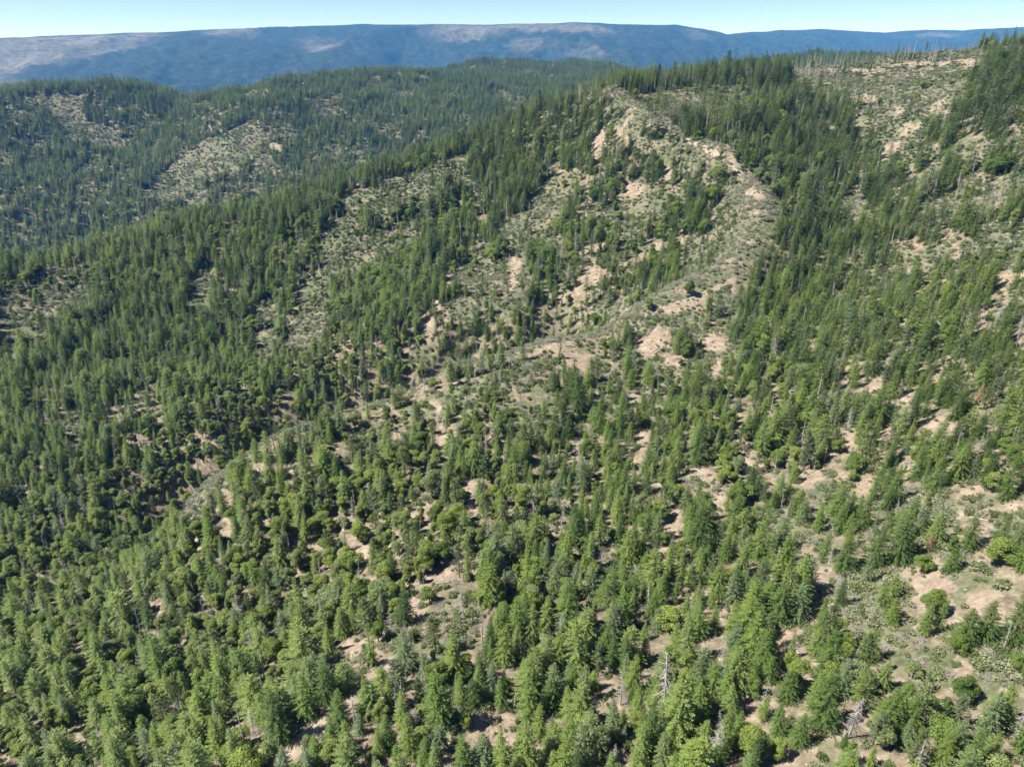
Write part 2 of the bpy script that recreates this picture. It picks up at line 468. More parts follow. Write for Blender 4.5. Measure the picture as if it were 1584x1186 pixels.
# ------------------------------------------------------------------ materials
def new_mat(name):
    m = bpy.data.materials.new(name); m.use_nodes = True
    nt = m.node_tree; nt.nodes.clear()
    out = nt.nodes.new('ShaderNodeOutputMaterial')
    return m, nt, out

def N(nt, t, **kw):
    n = nt.nodes.new(t)
    for k_, v_ in kw.items():
        if k_.startswith('i_'): n.inputs[k_[2:].replace('_', ' ')].default_value = v_
        else: setattr(n, k_, v_)
    return n

def ramp(nt, stops, fac):
    r = nt.nodes.new('ShaderNodeValToRGB')
    e = r.color_ramp.elements
    while len(e) > 1: e.remove(e[-1])
    e[0].position = stops[0][0]; e[0].color = (*stops[0][1], 1)
    for p_, c_ in stops[1:]:
        q = e.new(p_); q.color = (*c_, 1)
    nt.links.new(fac, r.inputs[0])
    return r.outputs[0]

def leaf_mat(name, stops, trans=0.34, var=0.28, rough=0.6):
    """colour along a tint 0..1 carried by each plant; small leaf to leaf variation"""
    m, nt, out = new_mat(name)
    at = N(nt, 'ShaderNodeAttribute', attribute_type='INSTANCER', attribute_name='tint')
    col = ramp(nt, stops, at.outputs['Fac'])
    geo = N(nt, 'ShaderNodeNewGeometry')
    hsv = N(nt, 'ShaderNodeHueSaturation')
    mr = N(nt, 'ShaderNodeMapRange'); mr.inputs['To Min'].default_value = 1 - var; mr.inputs['To Max'].default_value = 1 + var
    nt.links.new(geo.outputs['Random Per Island'], mr.inputs['Value'])
    nt.links.new(mr.outputs[0], hsv.inputs['Value'])
    nt.links.new(col, hsv.inputs['Color'])
    pb = N(nt, 'ShaderNodeBsdfPrincipled'); pb.inputs['Roughness'].default_value = rough
    pb.inputs['Specular IOR Level'].default_value = 0.3
    nt.links.new(hsv.outputs[0], pb.inputs['Base Color'])
    tr = N(nt, 'ShaderNodeBsdfTranslucent')
    nt.links.new(hsv.outputs[0], tr.inputs['Color'])
    mx = N(nt, 'ShaderNodeMixShader'); mx.inputs[0].default_value = trans
    nt.links.new(pb.outputs[0], mx.inputs[1]); nt.links.new(tr.outputs[0], mx.inputs[2])
    nt.links.new(mx.outputs[0], out.inputs[0])
    return m

def wood_mat(name, c0, c1, scale=3.0):
    m, nt, out = new_mat(name)
    tc = N(nt, 'ShaderNodeTexCoord')
    mp = N(nt, 'ShaderNodeMapping'); mp.inputs['Scale'].default_value = (scale, scale, scale * 0.25)
    nz = N(nt, 'ShaderNodeTexNoise'); nz.inputs['Detail'].default_value = 5
    nt.links.new(tc.outputs['Object'], mp.inputs[0]); nt.links.new(mp.outputs[0], nz.inputs['Vector'])
    col = ramp(nt, [(0.3, c0), (0.7, c1)], nz.outputs['Fac'])
    pb = N(nt, 'ShaderNodeBsdfPrincipled'); pb.inputs['Roughness'].default_value = 0.85
    pb.inputs['Specular IOR Level'].default_value = 0.15
    nt.links.new(col, pb.inputs['Base Color'])
    bp = N(nt, 'ShaderNodeBump'); bp.inputs['Strength'].default_value = 0.5; bp.inputs['Distance'].default_value = 0.03
    nt.links.new(nz.outputs['Fac'], bp.inputs['Height']); nt.links.new(bp.outputs[0], pb.inputs['Normal'])
    nt.links.new(pb.outputs[0], out.inputs[0])
    return m

# tint 0 dark green, .35 mid green, .65 yellow-green, 1 blue-grey green
M_FIR = leaf_mat('fir_needles', [(0.0, (0.050, 0.084, 0.023)), (0.35, (0.100, 0.158, 0.034)), (0.65, (0.158, 0.215, 0.046)), (1.0, (0.120, 0.162, 0.084))])
M_PINE = leaf_mat('pine_needles', [(0.0, (0.085, 0.128, 0.045)), (0.35, (0.115, 0.160, 0.058)), (0.65, (0.155, 0.198, 0.062)), (1.0, (0.155, 0.188, 0.110))])
M_OAK = leaf_mat('oak_leaves', [(0.0, (0.072, 0.120, 0.022)), (0.35, (0.122, 0.178, 0.032)), (0.65, (0.185, 0.235, 0.046)), (1.0, (0.150, 0.185, 0.078))], trans=0.32)
M_SHRUB = leaf_mat('shrub_leaves', [(0.0, (0.058, 0.092, 0.026)), (0.35, (0.115, 0.150, 0.054)), (0.65, (0.175, 0.198, 0.092)), (1.0, (0.235, 0.240, 0.175))], trans=0.3)
M_BARK = wood_mat('bark', (0.055, 0.042, 0.032), (0.135, 0.105, 0.080))
M_GREYWOOD = wood_mat('weathered_wood', (0.21, 0.19, 0.17), (0.42, 0.39, 0.36))
M_CHAR = wood_mat('charred_wood', (0.02, 0.018, 0.016), (0.09, 0.08, 0.07))
M_RUST = leaf_mat('dead_needles', [(0.0, (0.20, 0.10, 0.06)), (1.0, (0.30, 0.19, 0.12))], trans=0.2)

# ------------------------------------------------------------------ ground sheet
gx = X.ravel(); gy = Y.ravel(); gr = RR.ravel()
nearm = gr < 3200
bare_f = np.zeros(gx.shape); brush_f = np.zeros(gx.shape)
sub = np.where(nearm & (np.abs(TT.ravel()) < math.radians(62)))[0]
b_, r_ = cover(gx[sub], gy[sub])
st_, _ = stand(gx[sub], gy[sub])
bare_f[sub] = b_; brush_f[sub] = np.maximum(r_, 1 - st_)
# far mountain: open grass and scree against forest
fu, fv, fd = project(np.stack([gx, gy, Z.ravel()], 1))
far_open = np.zeros(gx.shape)
far_list = [
 [(-200,66),(0,60),(130,56),(240,51),(250,52),(215,66),(180,80),(130,88),(60,100),(0,112),(-200,120)],
 [(320,47),(400,45),(400,54),(350,58),(320,54)],
 [(640,39.5),(700,38.5),(790,38),(890,36),(930,39),(940,50),(900,50),(800,48),(760,56),(700,64),(670,50)],
 [(-200,120),(0,116),(40,128),(30,140),(-200,150)],
 [(480,68),(520,64),(530,76),(490,82)],[(905,72),(925,70),(930,88),(905,88)],[(800,62),(830,60),(835,80),(805,82)],[(1060,46),(1090,48),(1095,58),(1065,56)],
 [(1430,52),(1480,54),(1480,60),(1430,58)],
]
farm = np.where((gr > 4300) & (gr < 13500))[0]
for pl in far_list:
    pw = densify(pl, 3); g = ground_at(pw[:, 0], pw[:, 1]); g = g[~np.isnan(g[:, 0])]
    g = g[np.hypot(g[:, 0], g[:, 1]) > 4300]
    if len(g) > 3:
        for q in range(6):     # ragged margin: six differently warped outlines averaged
            am = 120 + 70 * q
            ju = gx[farm] + am * fbm(gx[farm], gy[farm], 420 + 60 * q, 4, 71 + 9 * q); jv = gy[farm] + am * fbm(gx[farm], gy[farm], 420 + 60 * q, 4, 72 + 9 * q)
            far_open[farm] += inside(ju, jv, g[:, :2]) / 6.0

far_open = np.clip(far_open * (0.75 + 0.6 * fbm(gx, gy, 300, 4, 77)), 0, 1)
ii, jj = np.meshgrid(np.arange(NT - 1), np.arange(NR - 1), indexing='ij')
v00 = (ii * NR + jj).ravel(); v10 = v00 + NR; v11 = v10 + 1; v01 = v00 + 1
faces = np.stack([v00, v01, v11, v10], 1)

mg, nt, out = new_mat('mountain_soil')
L = nt.links.new
geo = N(nt, 'ShaderNodeNewGeometry')
def noise(scale, det=6, rough=0.6):
    n = N(nt, 'ShaderNodeTexNoise'); n.inputs['Scale'].default_value = scale; n.inputs['Detail'].default_value = det; n.inputs['Roughness'].default_value = rough
    L(geo.outputs['Position'], n.inputs['Vector']); return n.outputs['Fac']
def attr(nm):
    a = N(nt, 'ShaderNodeAttribute', attribute_type='GEOMETRY', attribute_name=nm); return a.outputs['Fac']
def mix(fac, a, b):
    m = N(nt, 'ShaderNodeMix', data_type='RGBA'); L(fac, m.inputs['Factor'])
    L(a, m.inputs['A']) if not isinstance(a, tuple) else setattr(m.inputs['A'], 'default_value', (*a, 1))
    L(b, m.inputs['B']) if not isinstance(b, tuple) else setattr(m.inputs['B'], 'default_value', (*b, 1))
    return m.outputs['Result']
soil = ramp(nt, [(0.34, (0.125, 0.098, 0.072)), (0.50, (0.212, 0.169, 0.127)), (0.66, (0.290, 0.240, 0.186))], noise(0.30, 10, 0.72))
red = ramp(nt, [(0.56, (0, 0, 0)), (0.74, (1, 1, 1))], noise(0.022, 4))
soil = mix(red, soil, (0.225, 0.158, 0.110))
fleck = ramp(nt, [(0.55, (0, 0, 0)), (0.62, (1, 1, 1))], noise(1.3, 8, 0.75))
soil = mix(fleck, soil, (0.105, 0.085, 0.060))
litter = ramp(nt, [(0.34, (0.055, 0.048, 0.030)), (0.50, (0.150, 0.125, 0.088)), (0.66, (0.265, 0.222, 0.165))], noise(0.45, 10, 0.75))
brushc = ramp(nt, [(0.36, (0.040, 0.052, 0.024)), (0.52, (0.095, 0.106, 0.056)), (0.70, (0.200, 0.188, 0.128))], noise(0.55, 10, 0.75))
blot = ramp(nt, [(0.46, (0, 0, 0)), (0.60, (1, 1, 1))], noise(0.07, 6, 0.65))
g1 = mix(attr('brush'), litter, mix(blot, brushc, litter))
g2 = mix(attr('bare'), g1, soil)
# far slopes: forest seen as one texture, open ground tan
ffor = ramp(nt, [(0.38, (0.005, 0.009, 0.005)), (0.52, (0.013, 0.021, 0.011)), (0.66, (0.046, 0.050, 0.036))], noise(0.02, 10, 0.72))
fopen = ramp(nt, [(0.38, (0.035, 0.038, 0.028)), (0.50, (0.105, 0.096, 0.074)), (0.62, (0.165, 0.148, 0.116))], noise(0.02, 10, 0.75))
fcol = mix(attr('open'), ffor, fopen)
g3 = mix(attr('far'), g2, fcol)
pb = N(nt, 'ShaderNodeBsdfPrincipled'); pb.inputs['Roughness'].default_value = 0.95; pb.inputs['Specular IOR Level'].default_value = 0.1
L(g3, pb.inputs['Base Color'])
bmp = N(nt, 'ShaderNodeBump'); bmp.inputs['Strength'].default_value = 0.6; bmp.inputs['Distance'].default_value = 0.35
L(noise(0.9, 8, 0.65), bmp.inputs['Height']); L(bmp.outputs[0], pb.inputs['Normal'])
L(pb.outputs[0], out.inputs[0])

gme = mesh_np('ground', np.stack([gx, gy, Z.ravel()], 1), faces, [mg], smooth=True)
for nm, arr in (('bare', bare_f), ('brush', brush_f), ('open', far_open), ('far', sstep(2700, 3600, gr))):
    a = gme.attributes.new(nm, 'FLOAT', 'POINT'); a.data.foreach_set('value', arr.astype(np.float32))
ground = bpy.data.objects.new('ground', gme); COL.objects.link(ground)
tag(ground, 'steep mountain ground of tan soil and pale brush between the trees', 'ground', kind='structure')

# ------------------------------------------------------------------ tracks
def strip(name, pix, width, mat, label):
    pp = np.array(pix, float)
    t = np.linspace(0, len(pp) - 1, 60)
    u = np.interp(t, np.arange(len(pp)), pp[:, 0]); v = np.interp(t, np.arange(len(pp)), pp[:, 1])
    g = ground_at(u, v); g = g[~np.isnan(g[:, 0])]
    # even spacing along the ground
    d = np.concatenate([[0], np.cumsum(np.hypot(*np.diff(g[:, :2], axis=0).T))])
    n = max(8, int(d[-1] / 1.2)); s = np.linspace(0, d[-1], n)
    cx = np.interp(s, d, g[:, 0]); cyy = np.interp(s, d, g[:, 1])
    for _ in range(6):
        cx[1:-1] = (cx[:-2] + cx[1:-1] + cx[2:]) / 3; cyy[1:-1] = (cyy[:-2] + cyy[1:-1] + cyy[2:]) / 3
    tx = np.gradient(cx); ty = np.gradient(cyy); ln = np.hypot(tx, ty); tx /= ln; ty /= ln
    offs = np.linspace(-0.5, 0.5, 7); V = []
    for k_, o_ in enumerate(offs):
        wj = width * (1 + 0.25 * fbm(cx, cyy, 9, 2, 80 + k_)) 
        x = cx - ty * o_ * wj; y = cyy + tx * o_ * wj
        edge = abs(o_) > 0.45
        z = height(x, y) + (0.05 if edge else 0.22 - (0.07 if abs(abs(o_) - 0.1667) < 0.05 else 0))
        V.append(np.stack([x, y, z], 1))
    V = np.array(V); m = len(offs); V = V.reshape(-1, 3)
    F = [(a * n + b, a * n + b + 1, (a + 1) * n + b + 1, (a + 1) * n + b) for a in range(m - 1) for b in range(n - 1)]
    o = bpy.data.objects.new(name, mesh_np(name, V, F, [mat], smooth=True)); COL.objects.link(o)
    tag(o, label, 'dirt track', kind='structure')
    return np.stack([cx, cyy], 1)

mt_, nt, out = new_mat('packed_dirt')
L = nt.links.new
geo = N(nt, 'ShaderNodeNewGeometry')
dcol = ramp(nt, [(0.3, (0.160, 0.130, 0.100)), (0.55, (0.235, 0.195, 0.150)), (0.75, (0.310, 0.260, 0.205))], noise(0.45, 8, 0.65))
pb = N(nt, 'ShaderNodeBsdfPrincipled'); pb.inputs['Roughness'].default_value = 0.95; pb.inputs['Specular IOR Level'].default_value = 0.1
L(dcol, pb.inputs['Base Color'])
bmp = N(nt, 'ShaderNodeBump'); bmp.inputs['Strength'].default_value = 0.5; bmp.inputs['Distance'].default_value = 0.2
L(noise(1.6, 6), bmp.inputs['Height']); L(bmp.outputs[0], pb.inputs['Normal'])
L(pb.outputs[0], out.inputs[0])
TRK = [strip('dirt_track', [(418,1200),(440,1172),(475,1140),(515,1108),(545,1080),(580,1050),(612,1018)], 4.2, mt_, 'pale dirt track climbing the spur at lower left'),
       strip('dirt_road', [(1366,119),(1390,117),(1420,116),(1450,114),(1480,109)], 6.5, mt_, 'yellowish dirt road cut across the burnt hilltop')]
TRKP = np.concatenate(TRK)
strip('ridge_trail', [(1012,480),(1040,472),(1068,464),(1100,450),(1136,433)], 3.0, mt_, 'pale worn trail along the bare crest right of centre')
strip('summit_trail', [(990,190),(1030,204),(1075,222),(1118,244),(1150,272)], 3.4, mt_, 'faint pale trail down the bright summit ridge')

# ------------------------------------------------------------------ plant meshes
def quads_mesh(name, C, A, B, mat):
    """rhombus leaves: centres C, half axes A (long) and B (wide)"""
    n = len(C)
    V = np.stack([C - A, C - B * 1.0 + A * 0.1, C + A, C + B + A * 0.1], 1).reshape(-1, 3)
    F = np.arange(n * 4).reshape(n, 4)
    return V, F

def tube(path, rad, k=6):
    path = np.asarray(path, float); V = []; F = []
    n = len(path)
    for i in range(n):
        d = path[min(i + 1, n - 1)] - path[max(i - 1, 0)]; d /= max(np.linalg.norm(d), 1e-9)
        a = np.cross(d, [0.31, 0.95, 0.12]); a /= np.linalg.norm(a); b = np.cross(d, a)
        for j in range(k):
            t = 2 * math.pi * j / k
            V.append(path[i] + rad[i] * (math.cos(t) * a + math.sin(t) * b))
    for i in range(n - 1):
        for j in range(k):
            F.append((i * k + j, i * k + (j + 1) % k, (i + 1) * k + (j + 1) % k, (i + 1) * k + j))
    return np.array(V), np.array(F)

def join(parts):
    V = []; F = []; o_ = 0
    for v_, f_ in parts:
        V.append(v_); F.append(f_ + o_); o_ += len(v_)
    return np.concatenate(V), np.concatenate(F)

def unit(v): return v / np.maximum(np.linalg.norm(v, axis=-1, keepdims=True), 1e-9)

def make_fir(rg, H=12.0, R=2.7, base=0.06, nlev=30, leaf=0.5, fullness=1.0, belly=0.8, ragged=0.2):
    C = []; A = []; B = []
    side = rg.uniform(0, 2 * math.pi)
    for i in range(nlev):
        f = (i + rg.uniform(-.3, .3)) / nlev
        f = min(max(f, 0), 0.985)
        z = H * (base + (1 - base) * f)
        prof = (1 - f) ** belly * min(1.0, 0.55 + f * 3.2)
        nb = max(4, int((4 + 6.5 * (1 - f)) * fullness))
        off = rg.uniform(0, 6.28)
        for b in range(nb):
            az = off + 2 * math.pi * b / nb + rg.uniform(-.35, .35)
            Ln = R * prof * rg.uniform(1 - ragged * 1.6, 1 + ragged * 0.7) * (1 + 0.12 * math.cos(az - side)) + 0.12
            el = math.radians(-14 + 48 * f + rg.uniform(-9, 9))
            d = np.array([math.cos(az) * math.cos(el), math.sin(az) * math.cos(el), math.sin(el)])
            sd = np.array([-math.sin(az), math.cos(az), 0])
            n = max(2, int(Ln / (leaf * 0.5)))
            for k_ in range(n):
                s = (k_ + 0.7) / n
                if s < 0.18 and Ln > 1.2: continue
                p = d * Ln * s + np.array([0, 0, z - 0.10 * Ln * s * s])
                w = leaf * (1.05 - 0.45 * s) * rg.uniform(.75, 1.2) * (0.55 + 0.45 * min(1, Ln / 1.2))
                for sg in (-1, 1):
                    dirn = unit(d * rg.uniform(.45, .9) + sg * sd * rg.uniform(.55, .95) + np.array([0, 0, rg.uniform(-.40, .12)]))
                    wid = unit(np.cross(dirn, np.array([rg.uniform(-.45, .45), rg.uniform(-.45, .45), 1.0])))
                    C.append(p + dirn * w * .5); A.append(dirn * w * .55); B.append(wid * w * .25)
            p = d * Ln + np.array([0, 0, z - 0.10 * Ln])
            wid = unit(np.cross(d, np.array([rg.uniform(-.3, .3), rg.uniform(-.3, .3), 1])))
            C.append(p); A.append(d * leaf * .45); B.append(wid * leaf * .2)
    for k_ in range(6):
        dirn = unit(np.array([rg.uniform(-.25, .25), rg.uniform(-.25, .25), 1])); wid = unit(np.cross(dirn, rg.normal(size=3)))
        C.append(np.array([0, 0, H * 0.97]) + dirn * .1 * k_ * .6); A.append(dirn * .34); B.append(wid * .1)
    C, A, B = map(np.array, (C, A, B))
    crown = quads_mesh('', C, A, B, None)
    lean = rg.uniform(-.1, .1, 2)
    path = [(0, 0, -0.8), (0, 0, 0.3), (lean[0] * .4, lean[1] * .4, H * .4), (lean[0] * .2, lean[1] * .2, H * .75), (0, 0, H * .97)]
    r0 = 0.017 * H
    trunk = tube(path, [r0 * 1.4, r0 * 1.1, r0 * .75, r0 * .4, 0.02], 7)
    return trunk, crown

def make_pine(rg, H=12.5, R=2.6, base=0.28):
    C = []; A = []; B = []; tw = []
    nlev = 15
    for i in range(nlev):
        f = (i + rg.uniform(-.4, .4)) / nlev
        f = min(max(f, 0), 0.97)
        z = H * (base + (1 - base) * f)
        prof = (1 - f) ** 0.6 * min(1, .5 + 2.2 * f)
        nb = rg.integers(3, 6)
        off = rg.uniform(0, 6.28)
        for b in range(nb):
            az = off + 2 * math.pi * b / nb + rg.uniform(-.5, .5)
            Ln = R * prof * rg.uniform(.55, 1.15) + 0.25
            el = math.radians(-6 + 42 * f + rg.uniform(-12, 12))
            d = np.array([math.cos(az) * math.cos(el), math.sin(az) * math.cos(el), math.sin(el)])
            tip = d * Ln + np.array([0, 0, z])
            tw.append(tube([(0, 0, z), d * Ln * .5 + np.array([0, 0, z - .05]), tip], [.05, .035, .012], 3))
            for s in np.arange(.35, 1.05, .17):
                p0 = d * Ln * s + np.array([0, 0, z])
                for q in range(9):
                    dirn = unit(rg.normal(size=3) * .75 + d * .7 + np.array([0, 0, .25]))
                    w = rg.uniform(.26, .46)
                    wid = unit(np.cross(dirn, rg.normal(size=3)))
                    C.append(p0 + dirn * w * .5 + rg.normal(size=3) * .10); A.append(dirn * w * .6); B.append(wid * w * .20)
    C, A, B = map(np.array, (C, A, B))
    r0 = .016 * H
    trunk = join([tube([(0, 0, -.8), (0, 0, .3), (rg.uniform(-.1, .1), rg.uniform(-.1, .1), H * .5), (0, 0, H * .97)], [r0 * 1.3, r0 * 1.1, r0 * .7, .03], 7)] + tw)
    return trunk, quads_mesh('', C, A, B, None)

def make_oak(rg, H=8.0, R=3.0, lobes=18, flat=0.9):
    cen = []
    limbs = []
    for i in range(lobes):
        for _ in range(20):
            v = rg.normal(size=3); v = v / np.linalg.norm(v) * rg.uniform(.25, .72) ** .6
            if v[2] > -.75: break
        c = np.array([v[0] * R * .86, v[1] * R * .86, H * .53 + v[2] * H * .42 * flat])
        cen.append(c)
    cen.append(np.array([0, 0, H * .80])); cen.append(np.array([0, 0, H * .45]))
    C = []; A = []; B = []
    for ci, c in enumerate(cen):
        lr_ = R * rg.uniform(.22, .44)
        n = int(520 * (lr_ / 1.0) ** 1.5)
        d = unit(rg.normal(size=(n, 3)))
        d[:, 2] = np.where(d[:, 2] < -.5, -d[:, 2], d[:, 2])
        p = c + d * lr_ * rg.uniform(.62, 1.08, size=(n, 1)) * np.array([1, 1, .85])
        nrm = unit(d + rg.normal(size=(n, 3)) * .65 + np.array([0, 0, .35]))
        a = unit(np.cross(nrm, rg.normal(size=(n, 3)))); b = np.cross(nrm, a)
        sz = rg.uniform(.07, .15, size=(n, 1))
        C.append(p); A.append(a * sz); B.append(b * sz * .75)
        if ci < 9:
            limbs.append(tube([(0, 0, H * .22), c * np.array([.5, .5, 0]) + np.array([0, 0, H * .22 + (c[2] - H * .22) * .6]), c], [.11, .08, .02], 4))
    C, A, B = map(np.concatenate, (C, A, B))
    trunk = join([tube([(0, 0, -.8), (0.05, 0, .4), (rg.uniform(-.2, .2), rg.uniform(-.2, .2), H * .4), (0, 0, H * .62)], [.26, .2, .15, .06], 7)] + limbs)
    return trunk, quads_mesh('', C, A, B, None)

def make_snag(rg, H=11.0, dense=True, broken=False, nbr=90):
    lean = rg.uniform(-.5, .5, 2)
    top = H * (0.72 if broken else 1.0)
    def ax(z): return np.array([lean[0] * (z / H) ** 2, lean[1] * (z / H) ** 2, z])
    r0 = .016 * H
    trunk = tube([ax(0) - [0, 0, .8], ax(.3), ax(top * .35), ax(top * .7), ax(top)], [r0 * 1.3, r0, r0 * .75, r0 * .45, .06 if broken else .015], 7)
    br = []
    for i in range(nbr):
        f = rg.uniform(.16, .99)
        z = top * f
        Ln = (1 - f) ** .7 * H * (.21 if dense else .12) * rg.uniform(.35, 1.15) + .22
        az = rg.uniform(0, 6.28); el = math.radians(rg.uniform(-38, 28))
        d = np.array([math.cos(az) * math.cos(el), math.sin(az) * math.cos(el), math.sin(el)])
        p0 = ax(z); p1 = p0 + d * Ln * .55 + [0, 0, -.03 * Ln]; p2 = p0 + d * Ln + [0, 0, -.16 * Ln]
        br.append(tube([p0, p1, p2], [.035, .024, .008], 3))
        if dense:
            for q in range(5):
                s = rg.uniform(.3, .95); q0 = p0 + (p2 - p0) * s
                dd = unit(d * .6 + rg.normal(size=3) * .6 + np.array([0, 0, -.2])); l2 = Ln * rg.uniform(.16, .4)
                br.append(tube([q0, q0 + dd * l2], [.016, .005], 3))
    return trunk, join(br)

def make_shrub(rg, R=0.9, H=0.9, n=260, leaf=.13):
    cen = [np.array([rg.uniform(-.55, .55) * R, rg.uniform(-.55, .55) * R, H * rg.uniform(.25, .6)]) for _ in range(6)]
    C = []; A = []; B = []
    for c in cen:
        m = n // 6
        d = unit(rg.normal(size=(m, 3))); d[:, 2] = np.abs(d[:, 2]) * np.where(rg.random(m) < .8, 1, -.5)
        p = c + d * np.array([R * .5, R * .5, H * .42]) * rg.uniform(.5, 1.1, size=(m, 1))
        nrm = unit(d + rg.normal(size=(m, 3)) * .7); a = unit(np.cross(nrm, rg.normal(size=(m, 3)))); b = np.cross(nrm, a)
        sz = leaf * rg.uniform(.6, 1.3, size=(m, 1))
        C.append(p); A.append(a * sz); B.append(b * sz * .6)
    C, A, B = map(np.concatenate, (C, A, B))
    C[:, 2] = np.maximum(C[:, 2], .03)
    return quads_mesh('', C, A, B, None)

def make_deadbrush(rg, R=1.0, H=1.0, n=46):
    br = []
    for i in range(n):
        az = rg.uniform(0, 6.28); el = math.radians(rg.uniform(15, 80)); l = R * rg.uniform(.5, 1.2)
        d = np.array([math.cos(az) * math.cos(el), math.sin(az) * math.cos(el), math.sin(el) * H / R])
        o_ = np.array([rg.uniform(-.3, .3), rg.uniform(-.3, .3), -.05]) * R
        p1 = o_ + d * l * .6; p2 = o_ + d * l + rg.normal(size=3) * .12
        br.append(tube([o_, p1, p2], [.025, .018, .006], 3))
        for q in range(3):
            s = rg.uniform(.4, .9); q0 = o_ + (p2 - o_) * s
            br.append(tube([q0, q0 + unit(d + rg.normal(size=3) * .8) * l * .35], [.012, .004], 3))
    return join(br)

rg = np.random.default_rng(7)
KINDS = {}   # kind -> list of dict(parts=[(name, V, F, mat)], H, R)
KINDS['fir'] = []
for (H, R, base, nl, leaf, full, bel, rag) in [(12, 3.3, .04, 30, .42, 1.1, .72, .22), (12.5, 2.8, .05, 32, .40, 1.05, .74, .20), (11, 3.5, .03, 27, .42, 1.15, .58, .24),
                                               (13, 2.2, .06, 32, .42, 1.0, .80, .24), (11.5, 3.0, .08, 26, .44, .9, .62, .34), (9.0, 2.9, .02, 24, .44, 1.2, .56, .22),
                                               (12.5, 2.5, .16, 24, .50, .62, .70, .45), (10, 3.1, .03, 25, .46, 1.1, .45, .38), (13.5, 2.6, .10, 30, .44, .85, .95, .30), (8.0, 2.0, .02, 22, .40, 1.15, .70, .18)]:
    t, c = make_fir(rg, H, R, base, nl, leaf, full, bel, rag)
    KINDS['fir'].append(dict(parts=[('trunk', *t, M_BARK), ('crown', *c, M_FIR)], H=H, R=R))
KINDS['pine'] = []
for (H, R, base) in [(12.5, 2.7, .22), (13.5, 2.4, .34), (11, 2.8, .15)]:
    t, c = make_pine(rg, H, R, base)
    KINDS['pine'].append(dict(parts=[('trunk', *t, M_BARK), ('crown', *c, M_PINE)], H=H, R=R))
KINDS['oak'] = []
for (H, R, lb, fl) in [(7.5, 3.0, 18, .9), (8.5, 2.7, 18, 1.0), (6.0, 2.8, 15, .85), (9.5, 2.6, 20, 1.05), (5.0, 2.0, 12, .9)]:
    t, c = make_oak(rg, H, R, lb, fl)
    KINDS['oak'].append(dict(parts=[('trunk', *t, M_BARK), ('crown', *c, M_OAK)], H=H, R=R))
KINDS['snag'] = []
for (H, dn, bk, nb, mt) in [(11, True, False, 110, M_GREYWOOD), (12, False, False, 46, M_GREYWOOD), (10, True, False, 80, M_GREYWOOD), (10, False, True, 16, M_CHAR), (9, False, True, 22, M_GREYWOOD)]:
    t, c = make_snag(rg, H, dn, bk, nb)
    KINDS['snag'].append(dict(parts=[('trunk', *t, mt), ('branches', *c, mt)], H=H, R=2.0 if dn else 1.2))
t, c = make_fir(rg, 8.5, 1.9, .1, 22, .42, .8, .75, .3)
KINDS['snag'].append(dict(parts=[('trunk', *t, M_GREYWOOD), ('branches', *c, M_RUST)], H=8.5, R=1.9))
KINDS['shrub'] = []
for (R, H, n, lf) in [(1.0, .9, 260, .14), (1.3, 1.1, 320, .15), (.8, 1.0, 220, .13), (1.5, .8, 320, .15)]:
    KINDS['shrub'].append(dict(parts=[('foliage', *make_shrub(rg, R, H, n, lf), M_SHRUB)], H=H, R=R))
KINDS['shrub'].append(dict(parts=[('twigs', *make_deadbrush(rg, 1.1, 1.0), M_GREYWOOD)], H=1.0, R=1.1))

for kn, vs in KINDS.items():
    for vi, d in enumerate(vs):
        d['mesh'] = [(nm, mesh_np(kn + '_' + nm, V_, F_, [mt_])) for nm, V_, F_, mt_ in d['parts']]

